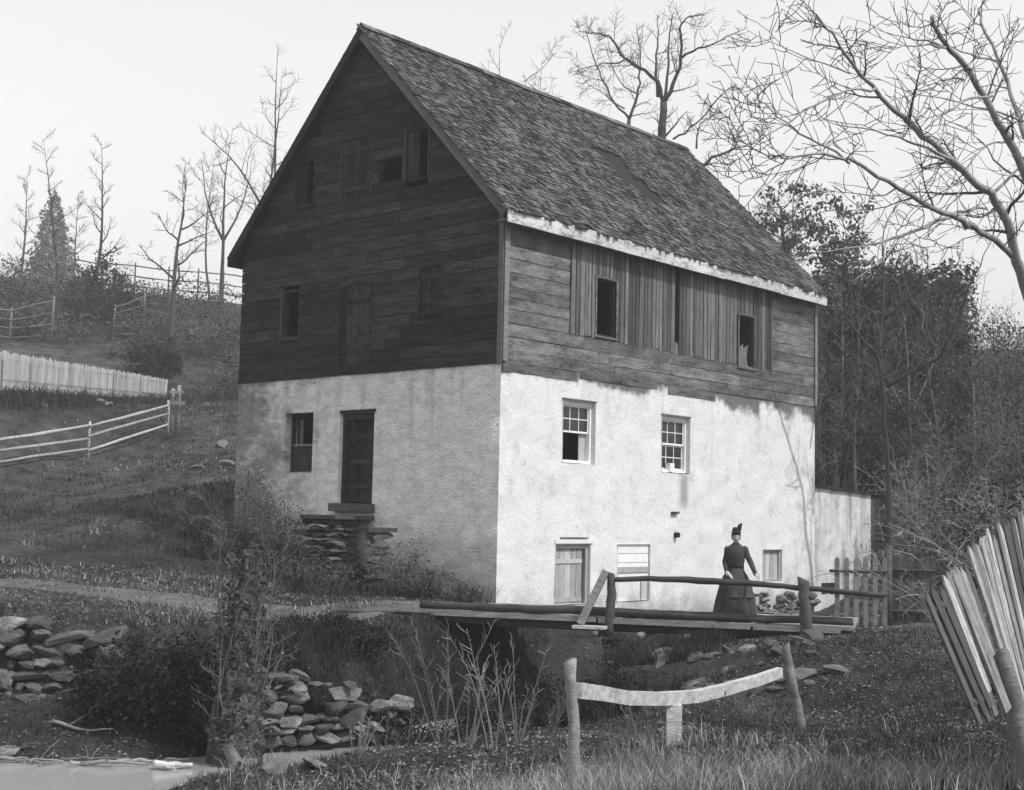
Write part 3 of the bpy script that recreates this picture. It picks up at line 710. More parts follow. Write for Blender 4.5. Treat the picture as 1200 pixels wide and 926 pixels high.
stone_wall('tumbled pale stone wall right of the vine-clad stump', (w0.x, w0.y-.1), (w1.x, w1.y), -.5, -1.3, -1.85, 12, keep=.86, sz=.88)
# rubble on the bank under the right half of the bridge
rr = random.Random(21)
for k in range(80):
    P = Vector((rr.uniform(.9, 5.6), rr.uniform(21.6, 24.5), 0)); s_ = rr.uniform(.12, .40)
    if P.x+P.y*.5 < 12.4 or hz(P.x, P.y) < WATER_Z+.3: continue
    stone(None, (P.x, P.y, hz(P.x, P.y)+s_*.12), (s_*1.3, s_, s_*.55), rr.uniform(-.6, .6), rr, STN if rr.random() < .4 else STD, .25, name='rubble_stone',
          label='loose rubble stone on the dark bank below the footbridge', cat='stone', group='rubble on the bank below the footbridge')
# masonry stub wall and steps at the gable door
st = thing('stone_steps', GF @ Vector((5.0, .8, .3)), 'rough stone landing with steps under the shaded gable door', 'steps')
r = random.Random(31); u0 = gp(436, 600)[0]; u1 = gpo(1.0)(362, 610)[0]; z1_ = gpo(1.0)(400, 607)[1]
zc = -.1
while zc < z1_-.05:
    h = r.uniform(.14, .24); s = u0
    while s < u1:
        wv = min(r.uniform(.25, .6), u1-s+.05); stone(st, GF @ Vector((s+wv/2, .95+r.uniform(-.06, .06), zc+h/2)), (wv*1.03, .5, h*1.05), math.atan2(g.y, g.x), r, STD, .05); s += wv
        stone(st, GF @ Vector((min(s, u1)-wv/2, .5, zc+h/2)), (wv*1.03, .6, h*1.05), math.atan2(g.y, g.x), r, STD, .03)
    zc += h*.96
MB().box(u0-.1, u1+.05, .02, 1.25, z1_-.03, z1_+.06).build('landing_slab', M['dimtrim'], st, GF)
MB().box(u1-.05, u1+.5, .3, 1.1, z1_-.42, z1_-.3).build('step', M['dimtrim'], st, GF)
pi = thing('masonry_pier', GF @ Vector((3.4, 1.0, 0)), 'squat dark stone pier standing below the landing of the gable door', 'stone pier')
u0 = gpo(.4)(468, 640)[0]; u1 = gpo(1.2)(431, 640)[0]; z1_ = gpo(1.2)(448, 628)[1]; zc = -.2
while zc < z1_-.1:
    h = r.uniform(.15, .24)
    for s0, s1 in ((u0, (u0+u1)/2), ((u0+u1)/2, u1)):
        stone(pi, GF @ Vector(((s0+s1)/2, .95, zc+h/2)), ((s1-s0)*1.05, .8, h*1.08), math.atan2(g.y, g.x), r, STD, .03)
    zc += h*.96
MB().box(u0-.03, u1+.03, .5, 1.4, zc, zc+.1).build('cap_slab', M['dimtrim'], pi, GF)
# exposed rubble at the foot of the long wall
fr = thing('rubble_footing', FF @ Vector((10.5, -.3, -1)), 'exposed rubble stone footing along the foot of the whitewashed long wall', 'stone footing')
for k in range(110):
    u_ = r.uniform(9.6, 13.9); s_ = r.uniform(.16, .42); zz = r.uniform(-1.3, -.15+.5*mnoise.noise((u_*.8, 0, 0)))
    stone(fr, FF @ Vector((u_, -.03+r.uniform(-.06, .03), zz)), (s_*1.3, .3, s_*.6), math.atan2(l.y, l.x), r, STN if r.random() < .6 else STD, .05)

# ------------------------------------------------------------------ footbridge
BA = Vector((-1.45, 26.96, 0)); BB = Vector((6.05, 24.77, 0)); BD = (BB-BA); BL = BD.length; BD.normalize(); BN = Vector((-BD.y, BD.x, 0))
BF = frame(BA, BD, BN)       # x along the near edge, y back across the deck
def on_edge(px):             # x on the near edge under a pixel column
    r_ = ray(px, 725); q = r_.x/r_.y
    # solve BA + s*BD on the vertical plane x = q*y
    return (q*BA.y-BA.x)/(BD.x-q*BD.y)
br = thing('footbridge', BF @ Vector((BL/2, 1.3, -.2)), 'plank road bridge with log kerb and single pole railing beside the mill', 'bridge')
r = random.Random(41); x = 0
while x < BL:
    wv = r.uniform(.2, .3); MB().box(.006, wv-.006, r.uniform(-.12, .02), 2.75+r.uniform(-.1, .1), -.06+r.uniform(-.006, .006), 0).build('deck_plank', M['rail'], br, BF @ T(x, 0, 0)); x += wv
for yy in (.25, 1.35, 2.45):
    MB().log([(-.5, yy, -.17), (BL*.5, yy, -.18), (BL+.2, yy, -.17)], [.10, .11, .10], 9, yy).build('log_beam', M['drail'], br, BF, smooth=True)
MB().log([(-.3, .06, .085), (BL*.3, .05, .095), (BL*.7, .07, .09), (BL+.2, .06, .10)], [.075, .08, .08, .07], 9, 5, .2, 8).build('kerb_log', M['drail'], br, BF, smooth=True)
for (p_, q_) in ((0, 3.3), (3.35, 6.2), (6.25, BL)):
    MB().box(p_, q_, -.16, -.125, -.10+r.uniform(-.01, .01), -.01).build('edge_plank', M['rail'], br, BF)
for xx in (on_edge(752), on_edge(806), on_edge(700), on_edge(900)):
    MB().log([(xx, -.24, -.30), (xx+.1, 2.9, -.34)], .06, 8, xx).build('cross_log', M['rail'], br, BF, smooth=True)
sp = on_edge(716); sq = on_edge(945)
MB().log([(sp, -.12, -.35), (sp+.01, -.1, .3), (sp+.02, -.1, .84)], [.085, .08, .07], 9, 11, .3).build('post', M['drail'], br, BF, smooth=True)
MB().log([(sq, -.13, -.45), (sq-.01, -.12, .3), (sq-.03, -.12, .84)], [.11, .105, .10], 10, 12, .3, 5, .5).build('post', M['bark'], br, BF, smooth=True)
MB().box(-.07, .07, -.04, .04, 0, 1.12).build('brace', M['rail'], br, BF @ T(sp-.5, -.42, -.12) @ Matrix.Rotation(.40, 4, 'Y') @ Matrix.Rotation(-.26, 4, 'X'))
MB().box(-.3, .32, -.2, .1, -.03, .02).build('brace_foot', M['prail'], br, BF @ T(sp-.32, -.4, -.16))
RZ = .74
MB().log([(sp-.05, -.09, .72), (sp+1.2, -.08, .76), (sp+2.4, -.07, .74), ((sp+sq)/2+1.2, -.08, .71), (sq, -.10, .68), (sq+1.35, -.06, .60)], [.05, .058, .056, .05, .052, .042], 8, 13, .2, 5).build('rail', M['drail'], br, BF, smooth=True)
# stringer fragment left of the bridge
P = at(487, 765, 24.4); put(MB().box(-.3, .3, -.1, .1, -.05, .05).build('loose_plank', M['prail'], None, Matrix.Translation((P.x, P.y, hz(P.x, P.y)+.07)) @ Matrix.Rotation(.1, 4, 'Z')), 'short pale board lying on the dark bank left of the footbridge', 'board')
P0 = at(395, 713, 27.0)
m = MB().tube([(P0.x+dx, P0.y+dy, hz(P0.x+dx, P0.y+dy)+.05) for dx, dy in ((0, 0), (.6, .0), (1.2, -.05), (1.8, -.05))], [.05, .045, .045, .035], 7)
put(m.build('fallen_pole', M['bark'], None, origin=P0, smooth=True), 'grey pole lying along the edge of the dirt path', 'pole')

# ------------------------------------------------------------------ woman on the bridge
def skin_obj(name, verts, edges, radii, mt, parent, M_, sub=2, root=0):
    me = bpy.data.meshes.new(name); me.from_pydata(verts, edges, []); o = link(name, me, mt, parent, M_)
    o.modifiers.new('skin', 'SKIN'); lay = me.skin_vertices[0].data
    for i, q in enumerate(radii):
        lay[i].radius = (q, q) if not isinstance(q, tuple) else q
        lay[i].use_root = (i == root)
    sb = o.modifiers.new('sub', 'SUBSURF'); sb.levels = sub; sb.render_levels = sub
    o.modifiers['skin'].use_smooth_shade = True
    return o
xs = on_edge(859); PW = BF @ Vector((xs, .40, 0))
pw = thing('person', PW, 'person in a long dark dress and tall hat with a hand on the bridge rail', 'person')
PM = Matrix.Translation(PW) @ Matrix.Rotation(-.10, 4, 'Z')
V = []; Ed = []; Ra = []
def chain(start, pts):
    prev = start
    for (p, q) in pts:
        V.append(p); Ra.append(q); i = len(V)-1
        if prev is not None: Ed.append((prev, i))
        prev = i
    return prev
chain(None, [((0, .02, .93), (.13, .10))])
chest = chain(0, [((0, .01, 1.05), (.11, .085)), ((0, 0, 1.2), (.13, .095)), ((0, .01, 1.34), (.13, .085))])
neck = chain(chest, [((0, .01, 1.43), .052), ((0, 0, 1.475), .046)])
chain(neck, [((.0, -.012, 1.515), (.060, .066)), ((.0, -.008, 1.56), (.072, .082)), ((.0, .002, 1.61), (.074, .088)), ((.0, .008, 1.65), (.05, .06))])
for sx in (-1, 1): chain(0, [((.09*sx, .02, .86), .09), ((.10*sx, .0, .48), .058), ((.10*sx, .02, .1), .04), ((.10*sx, -.1, .04), .035)])
def arm(sx, el, wr, hand_dir, curl):
    a = chain(chest, [((.15*sx, .01, 1.37), .055), (el, .042), (wr, .028)])
    h = Vector(hand_dir).normalized(); side = Vector((sx*.6, -.5, 0)); side = (side-h*side.dot(h)).normalized(); dn = Vector(curl).normalized(); wv = Vector(wr)
    pm = chain(a, [(tuple(wv+h*.05), (.032, .02)), (tuple(wv+h*.085), (.036, .016))])
    for i, (of, ln) in enumerate(((-.03, .058), (-.01, .07), (.01, .066), (.03, .05))):
        b0 = wv+h*.10+side*of
        chain(pm, [(tuple(b0), .0095), (tuple(b0+h*ln*.5+dn*ln*.25), .0088), (tuple(b0+h*ln*.7+dn*ln*.75), .008)])
    tb = wv+h*.03+side*.034; chain(a, [(tuple(tb), .011), (tuple(tb+side*.022+h*.025), .010), (tuple(tb+side*.028+h*.05+dn*.02), .008)])
EL1, WR1 = (.275, -.06, 1.09), (.345, -.30, .885); EL0, WR0 = (-.205, .04, 1.10), (-.185, -.15, .92)
arm(1, EL1, WR1, (.35, -.85, -.35), (0, -.3, -1)); arm(-1, EL0, WR0, (.55, -.5, -.5), (.3, 0, -1))
body = skin_obj('body', V, Ed, Ra, M['skin'], pw, PM)
# dress: bodice, skirt with pleats and bustle, overskirt drape, sleeves
rs = [(0, .06, .015, .395, .43), (0, .06, .15, .38, .415), (0, .06, .35, .355, .385), (0, .06, .55, .315, .34), (0, .06, .72, .27, .29), (0, .055, .85, .215, .225), (0, .03, .95, .155, .15), (0, .01, 1.02, .128, .112)]
MB().rings(rs, 48, lambda j, th: (.085*math.sin(th*9+.5*j*.3+1.2*math.sin(th*2))+.05*math.sin(th*17+1))*(1-j/7)).build('skirt', M['dress'], pw, PM, smooth=True)
rs = [(0, .06, .46, .335, .36), (0, .06, .50, .332, .357), (0, .065, .66, .30, .325), (0, .07, .82, .24, .26), (0, .05, .93, .17, .185), (0, .012, 1.01, .137, .12)]
MB().rings(rs, 48, lambda j, th: .04*math.sin(th*6+j*.8)*(1-j/5)+(.10*math.sin(th*1.0+2.2) if j == 0 else 0), cap=False).build('overskirt', M['dress2'], pw, PM, smooth=True)
rs = [(0, .012, .99, .152, .13), (0, .005, 1.05, .15, .125), (0, -.005, 1.15, .165, .135), (0, -.012, 1.25, .172, .145), (0, -.002, 1.34, .178, .125), (0, .008, 1.395, .158, .10), (0, .01, 1.425, .10, .075), (0, .008, 1.46, .058, .058), (0, .006, 1.475, .055, .055)]
MB().rings(rs, 32).build('bodice', M['dress'], pw, PM, smooth=True)
for sx, el, wr in ((1, EL1, WR1), (-1, EL0, WR0)):
    e = Vector(el); wv = Vector(wr); s0 = Vector((.135*sx, .008, 1.375))
    MB().tube([s0, s0.lerp(e, .15)+Vector((.012*sx, 0, .012)), s0.lerp(e, .5), e, e.lerp(wv, .25), e.lerp(wv, .65), wv], [.055, .066, .058, .052, .05, .042, .037], 12).build('sleeve', M['dress'], pw, PM, smooth=True)
for k in range(6): MB().rings([(0, -.135-.0+.012*abs(k-3), 1.05+.06*k, .008, .004), (0, -.142+.012*abs(k-3), 1.057+.06*k, .008, .004)], 8).build('button', M['hair'], pw, PM)
# head details
for sx in (-1, 1):
    MB().rings([(.031*sx, -.082, 1.565, .003, .002), (.031*sx, -.086, 1.569, .012, .006), (.031*sx, -.082, 1.574, .003, .002)], 10).build('eye', M['hair'], pw, PM, smooth=True)
    MB().rings([(.078*sx, .0, 1.545, .004, .008), (.083*sx, .004, 1.56, .008, .016), (.083*sx, .006, 1.578, .008, .016), (.078*sx, .006, 1.59, .004, .006)], 10).build('ear', M['skin'], pw, PM, smooth=True)
    MB().box(.031*sx-.015, .031*sx+.015, -.086, -.08, 1.587, 1.591).build('eyebrow', M['hair'], pw, PM)
MB().tube([(0, -.080, 1.575), (0, -.094, 1.555), (0, -.104, 1.538), (0, -.085, 1.531)], [.006, .009, .013, .009], 8).build('nose', M['skin'], pw, PM, smooth=True)
MB().rings([(0, -.074, 1.508, .006, .004), (0, -.078, 1.512, .022, .006), (0, -.074, 1.517, .006, .004)], 10).build('mouth', M['hair'], pw, PM, smooth=True)
MB().rings([(0, .05, 1.50, .05, .04), (0, .045, 1.53, .078, .072), (0, .03, 1.58, .088, .088), (0, .012, 1.625, .088, .098), (0, .01, 1.665, .06, .07), (0, .01, 1.68, .02, .02)], 20, lambda j, th: .03*math.sin(th*11+j)).build('hair', M['hair'], pw, PM, smooth=True)
MB().rings([(0, .095, 1.52, .02, .015), (0, .10, 1.545, .042, .035), (0, .10, 1.575, .044, .038), (0, .095, 1.60, .02, .02)], 14).build('hair_bun', M['hair'], pw, PM, smooth=True)
hat = MB().rings([(0, .01, 1.648, .098, .112), (0, .01, 1.656, .108, .122), (0, .01, 1.664, .082, .09), (.0, .012, 1.70, .076, .082), (.0, .015, 1.745, .064, .068), (.0, .015, 1.757, .04, .04)], 24).build('hat', M['hat'], pw, PM, smooth=True)
for k in range(5): MB().tube([(.03+.012*k, -.04+.01*k, 1.68), (.035+.012*k, -.035, 1.76), (.05+.012*k, -.02, 1.80+.008*k), (.075+.01*k, -.005, 1.80)], [.012, .018, .014, .003], 6).build('hat_feather', M['hat'], hat, PM, smooth=True)

# ------------------------------------------------------------------ fences
def pole(name, mt, parent, pts, rad, n=7, **k): return MB().tube(pts, rad, n).build(name, mt, parent, smooth=True, origin=pts[0], **k)
# near bank: bowed pale beam between two posts
d1, d2 = 14.6, 18.6
A1 = at(672, 912, d1); A2 = at(668, 778, d1); B1 = at(938, 848, d2); B2 = at(920, 757, d2)
bf = thing('bowed_rail_fence', Vector((A1.x+1.5, 16.5, hz(A1.x+1.5, 16.5))), 'bowed pale beam slung between two leaning grey posts in the grass', 'fence')
MB().log([(A1.x+.02, A1.y, hz(A1.x, A1.y)-.3), A1, A1.lerp(A2, .5)+Vector((.015, 0, 0)), A2+Vector((0, 0, .02))], [.07, .064, .06, .056], 9, 14, .35, 5, .6).build('post', M['rail'], bf, smooth=True)
MB().log([B1+Vector((.07, 0, -.5)), B1, B1.lerp(B2, .5), B2], [.065, .062, .06, .055], 9, 15, .35, 5, .6).build('post', M['rail'], bf, smooth=True)
pp = [(676, 809), (700, 812), (735, 818), (775, 819), (815, 816), (850, 808), (885, 798), (914, 788)]
q = []; ra = []
for i, (px, py) in enumerate(pp):
    t_ = i/(len(pp)-1); q.append(at(px, py, d1+.1+(d2-.35-d1)*t_)); ra.append(.085-.02*t_)
m = MB(); n = len(q)
for i in range(n):   # squared beam
    d_ = (q[min(i+1, n-1)]-q[max(i-1, 0)]).normalized(); s_ = d_.cross(Z3).normalized(); u_ = s_.cross(d_)
    m.v += [tuple(q[i]+s_*a*ra[i]*.7+u_*b_*ra[i]) for a, b_ in ((-1, -1), (1, -1), (1, 1), (-1, 1))]
m.f = [(i*4+k, i*4+(k+1) % 4, (i+1)*4+(k+1) % 4, (i+1)*4+k) for i in range(n-1) for k in range(4)]+[(3, 2, 1, 0), tuple((n-1)*4+k for k in range(4))]; m.r = [.5]*len(m.f)
m.build('beam', M['prail'], bf, origin=q[0])
P = at(790, 826, 16.4); Pb = at(790, 858, 16.4)
MB().box(-.09, .09, -.05, .05, hz(P.x, P.y)-.2-P.z, .0).build('prop', M['prail'], bf, Matrix.Translation(P))

# leaning weathered picket fence at the right
lf = thing('leaning_picket_fence', Vector((4.1, 10.3, hz(4.1, 10.3))), 'tall weathered picket fence leaning over beside the near bank', 'fence')
r = random.Random(51)
f0 = at(1078, 681, 10.4); f1 = at(1200, 600, 12.0); N_ = 46
for i in range(1, N_):
    t_ = i/26.0+r.uniform(-.008, .008)
    tp = f0.lerp(f1, t_)
    tp.z += (-.10 if t_ < .42 else .04) + r.uniform(-.05, .05)
    lean = (.46-.22*min(t_, 1.2))*1.75+r.uniform(-.06, .06)
    bt = Vector((tp.x+lean, tp.y+.05, hz(tp.x+lean, tp.y)-.15))
    if t_ < .46: bt = tp.lerp(bt, r.uniform(.46, .60))                     # the rotten far pickets end at the rail
    d_ = bt-tp; L_ = d_.length; zax = -d_.normalized(); xax = (Vector((f1-f0))*1).normalized(); xax = (xax-zax*xax.dot(zax)).normalized(); yax = zax.cross(xax)
    Mx = Matrix(((xax.x, yax.x, zax.x, bt.x), (xax.y, yax.y, zax.y, bt.y), (xax.z, yax.z, zax.z, bt.z), (0, 0, 0, 1)))
    wv = r.uniform(.028, .043); tk = r.uniform(.007, .013)
    m = MB().add([(-wv, -tk, 0), (wv, -tk, 0), (wv, tk, 0), (-wv, tk, 0), (-wv, -tk, L_-.07), (wv, -tk, L_-.07), (wv, tk, L_-.07), (-wv, tk, L_-.07), (r.uniform(-.02, .02), -tk, L_), (r.uniform(-.02, .02), tk, L_)],
                 [(3,2,1,0), (0,1,5,4), (1,2,6,5), (2,3,7,6), (3,0,4,7), (4,5,8), (6,7,9), (5,6,9,8), (7,4,8,9)])
    m.build('picket', M['picket'] if r.random() < .82 else M['bark'], lf, Mx)
def along(t_, h): 
    tp = f0.lerp(f1, t_); lean = (.46-.22*min(t_, 1.2))*1.75; bt = Vector((tp.x+lean, tp.y+.05, hz(tp.x+lean, tp.y)-.15)); return bt.lerp(tp, h)
for h, t0, t1 in ((.48, .02, 1.7), (.86, .05, 1.7)):
    MB().log([along(t0+(t1-t0)*k/4, h)+Vector((-.04, .04, 0)) for k in range(5)], [.04, .045, .05, .045, .04], 7, h).build('rail', M['bark'], lf, smooth=True)
for t_ in (.42, 1.35):
    a0, a1 = along(t_, -.15), along(t_, .60)
    MB().log([a0+Vector((-.10, -.1, -.2)), a0.lerp(a1, .3)+Vector((-.09, -.1, 0)), a0.lerp(a1, .7)+Vector((-.05, -.1, 0)), a1+Vector((-.02, -.1, 0))], [.10, .085, .075, .065], 10, 16+t_, .28, 5, .8).build('post', M['rail'], lf, smooth=True)
MB().log([along(.85, -.1)+Vector((-.12, -.15, 0)), along(.8, .2)+Vector((-.12, -.15, 0)), along(.72, .45)+Vector((-.12, -.15, 0))], [.085, .07, .05], 9, 19, .28).build('stub_post', M['rail'], lf, smooth=True)

# small picket gate by the outbuilding
d_ = 28.2
gt = thing('picket_gate', at(1010, 738, d_), 'grey picket gate between the footbridge and the low outbuilding', 'gate')
r = random.Random(61)
for i in range(6):
    px = 981+i*11.2; P0 = at(px, 738, d_+.03*i); P1 = at(px+1, 652+r.uniform(-2, 3), d_+.03*i); L_ = P1.z-P0.z+.1; wv = .05
    MB().add([(-wv, -.012, 0), (wv, -.012, 0), (wv, .012, 0), (-wv, .012, 0), (-wv, -.012, L_-.05), (wv, -.012, L_-.05), (wv, .012, L_-.05), (-wv, .012, L_-.05), (0, -.012, L_), (0, .012, L_)],
             [(3,2,1,0), (0,1,5,4), (1,2,6,5), (2,3,7,6), (3,0,4,7), (4,5,8), (6,7,9), (5,6,9,8), (7,4,8,9)]).build('picket', M['oldtrim'], gt, Matrix.Translation((P0.x, P0.y, P0.z-.1)))
for py, x0 in ((669, 972), (695, 972)):
    MB().tube([at(x0, py, d_-.05), at(1040, py+1.5, d_+.1)], .03, 6).build('rail', M['drail'], gt, smooth=True)
g2 = thing('board_gate', at(1066, 738, d_+.5), 'dark close-boarded gate beside the picket gate under overhanging shrubs', 'gate')
for i in range(9):
    px = 1043+i*6.4; P0 = at(px, 739, d_+.4); P1 = at(px, 652+r.uniform(-4, 3), d_+.4)
    MB().box(-.05, .05, -.012, .012, -.1, P1.z-P0.z).build('picket', M['drail'], g2, Matrix.Translation(P0))
for py in (668, 716): MB().tube([at(1038, py, d_+.33), at(1096, py+1, d_+.33)], .035, 6).build('rail', M['drail'], g2, smooth=True)
MB().tube([at(1041, 742, d_+.25)+Vector((0, 0, -.2)), at(1041, 640, d_+.25)], [.09, .075], 8).build('post', M['drail'], g2, smooth=True)

# low whitewashed outbuilding behind the mill
ob = thing('low_outbuilding', at(1000, 690, 41.5), 'low whitewashed lean-to with stained walls behind the mill corner', 'outbuilding')
a0 = Vector((9.0, 40.75, 0)); a1 = a0+l*3.95; a2 = a0+l*4.75
def ex_ob(N, L, mth, noi, tc, c):
    return mth('MULTIPLY', c, sstep(N, L, streaks(N, L, tc, 2.5), .44, .70, 1, .50))
M['plaster_o'] = mat('stained_whitewash', .38, .76, 1.5, bump=.6, extra=ex_ob)
zt0 = at(955, 569, a0.y).z; zt1 = at(1024, 579, a1.y).z; zt2 = at(1041, 581, a2.y).z
m = MB(); nU, nZ = 14, 12; V = []
for j in range(nZ+1):
    for i in range(nU+1):
        t_ = i/nU; P = a0.lerp(a1, t_); zz = -1.4+(zt0+(zt1-zt0)*t_+1.4)*j/nZ; V.append((P.x, P.y+.05*mnoise.noise((i*.8, j*.8, 5)), zz+(.05*mnoise.noise((i*.9, 3, 0)) if j == nZ else 0)))
m.add(V, [(j*(nU+1)+i, j*(nU+1)+i+1, (j+1)*(nU+1)+i+1, (j+1)*(nU+1)+i) for j in range(nZ) for i in range(nU)]); m.build('wall', M['plaster_o'], ob, origin=a0)
m = MB().add([(a1.x, a1.y, -1.4), (a2.x, a2.y, -1.4), (a2.x, a2.y, zt2), (a1.x, a1.y, zt1)], [(0, 1, 2, 3)]); m.build('wall', M['dstone'], ob, origin=a1)
m = MB(); e0 = a0-g*.12; e1 = a2-g*.12; e2 = a2+g*2.6; e3 = a0+g*2.6; e0.z = zt0-.02; e1.z = zt2-.02; e2.z = zt2+.25; e3.z = zt0+.25
m.add([e0, e1, e2, e3]+[q+Vector((0, 0, .05)) for q in (e0, e1, e2, e3)], [(3,2,1,0), (4,5,6,7), (0,1,5,4), (1,2,6,5), (2,3,7,6), (3,0,4,7)]); m.build('roof', M['clap'], ob, origin=e0)
MB().box(.75, 1.5, -.03, .1, -.25, .05).build('opening', M['sheath'], ob, frame(a0, l, g))

# hillside fences on the left
def post_rail(name, label, P, heights, nrail, rr_, mt, seed, group=None, pr=.05, sag_=.03):
    r = random.Random(seed); t = thing(name, P[len(P)//2], label, 'fence', group)
    for p_, h in zip(P, heights):
        if h: MB().tube([p_-Z3*.3, p_+Z3*h*.6, p_+Z3*h+Vector((r.uniform(-.04, .04), 0, 0))], [pr*1.1, pr, pr*.9], 6).build('post', mt, t, smooth=True, origin=p_)
    for p_, q_, h0, h1 in zip(P[:-1], P[1:], heights[:-1], heights[1:]):
        h0 = h0 or 1.2; h1 = h1 or 1.2
        for k in range(nrail):
            f_ = (k+.7)/(nrail+.1); a = p_+Z3*(h0*f_+r.uniform(-.05, .05)); b_ = q_+Z3*(h1*f_+r.uniform(-.05, .05)); md = a.lerp(b_, .5)+Z3*r.uniform(-sag_, sag_)
            MB().log([a-Vector((0, .07, 0)), md-Vector((0, .07, 0)), b_-Vector((0, .07, 0))], [rr_, rr_*1.1, rr_*.85], 6, seed+k*3+p_.x, .2, 4).build('rail', mt, t, smooth=True, origin=a)
    return t
def gpt(px, d):    # ground point under a pixel column at distance d
    r_ = ray(px, 500); x_ = r_.x/r_.y*d; return Vector((x_, d, hz(x_, d)))
P3 = [gpt(-120, 43.4), gpt(0, 45.0), gpt(105, 50.0), gpt(197, 53.8)]
post_rail('split_rail_fence', 'three pale split rails climbing the grassy slope to the gate post', P3, [1.3, 0, 1.38, 1.3], 3, .055, M['hrail'], 71)
cp_ = thing('gate_post', gpt(205, 54), 'twin pale corner posts where rail and picket fences meet', 'post')
for px, hh, rd in ((201, 1.75, .09), (208, 1.95, .10)):
    p_ = gpt(px, 54.2); MB().tube([p_-Z3*.3, p_+Z3*hh*.7, p_+Z3*hh], [rd, rd*.9, rd*.8], 7).build('post', M['rail'], cp_, smooth=True, origin=p_)
p_ = gpt(205, 54.0); MB().box(-.35, .35, -.05, .05, 1.15, 1.32).build('cross_bar', M['rail'], cp_, Matrix.Translation(p_)); MB().box(-.28, .28, -.05, .05, 1.62, 1.72).build('cross_bar', M['rail'], cp_, Matrix.Translation(p_))
# whitewashed picket fence standing on a board base
pf = thing('hill_picket_fence', gpt(100, 66), 'long whitewashed picket fence on a board base crossing the hillside', 'fence')
NPK = 96; r = random.Random(81); PKM = []
for i in range(6):
    m = MB(); wv = .06
    m.add([(-wv, -.015, 0), (wv, -.015, 0), (wv, .015, 0), (-wv, .015, 0), (-wv, -.015, .93), (wv, -.015, .93), (wv, .015, .93), (-wv, .015, .93), (0, -.015, 1), (0, .015, 1)], [(3,2,1,0), (0,1,5,4), (1,2,6,5), (2,3,7,6), (3,0,4,7), (4,5,8), (6,7,9), (5,6,9,8), (7,4,8,9)])
    me = m.mesh('picket'); me.materials.append(M['wpicket']); PKM.append(me)
def pkl(t_):   # t 0 at the left frame edge, 1 at the corner post
    d = 58+(74-58)*t_; px = 0+196*t_
    bot = at(px, 452+15*t_, d); top = at(px, 411+33*t_, d); return bot, top
tt = -.45
while tt < 1.0:
    bt, tp = pkl(tt); s_ = tp.z-bt.z+r.uniform(-.05, .05)
    link('picket', PKM[r.randrange(6)], None, pf, Matrix.Translation(bt) @ Matrix.Rotation(r.gauss(0, .02), 4, 'Y') @ Matrix.Diagonal((1, 1, s_, 1))); tt += .0117
for f_ in (.18, .78):
    for k in range(-3, 6):
        t0, t1 = k/6, (k+1)/6; a, at_ = pkl(t0); b_, bt_ = pkl(t1); a = a.lerp(at_, f_)+Vector((0, .05, 0)); b_ = b_.lerp(bt_, f_)+Vector((0, .05, 0))
        MB().tube([a, b_], .05, 5).build('rail', M['oldtrim'], pf, origin=a)
for k in range(-3, 6):
    t0, t1 = k/6, (k+1)/6; a, _q = pkl(t0); b_, _q = pkl(t1); hh = .42 if t1 < .45 else .2
    dd = (b_-a); rz = math.atan2(dd.y, dd.x); 
    m = MB().add([(a.x, a.y-.06, a.z-hh-.1), (b_.x, b_.y-.06, b_.z-hh-.1), (b_.x, b_.y-.06, b_.z+.10), (a.x, a.y-.06, a.z+.10), (a.x, a.y, a.z-hh-.1), (b_.x, b_.y, b_.z-hh-.1), (b_.x, b_.y, b_.z+.10), (a.x, a.y, a.z+.10)], [(0,1,2,3), (3,2,6,7), (7,6,5,4), (0,3,7,4), (1,5,6,2)])
    m.build('base_board', M['wpicket'], pf, origin=a)
    MB().tube([Vector((a.x, a.y+.1, hz(a.x, a.y)-.3)), a+Z3*1.1+Vector((0, .1, 0))], .07, 6).build('post', M['oldtrim'], pf, origin=a)
# older fences higher up
post_rail('hill_rail_fence', 'broken post and rail fence in the brush above the whitewashed pickets', [gpt(-40, 80), gpt(6, 80), gpt(55, 81.5)], [2.0, 2.2, 2.9], 4, .04, M['oldtrim'], 72, pr=.085, sag_=.08)
post_rail('hill_rail_fence', 'short run of old rails between brush and forked tree above the pickets', [gpt(128, 85), gpt(163, 86)], [2.2, 3.0], 5, .035, M['oldtrim'], 74, pr=.07, sag_=.08)
post_rail('crest_rail_fence', 'thin rail fence along the crest of the hill against the sky', [gpt(x_, 108) for x_ in (60, 110, 150, 190, 225, 255, 285, 330)], [2.5]*8, 3, .05, M['bark'], 73, pr=.07)

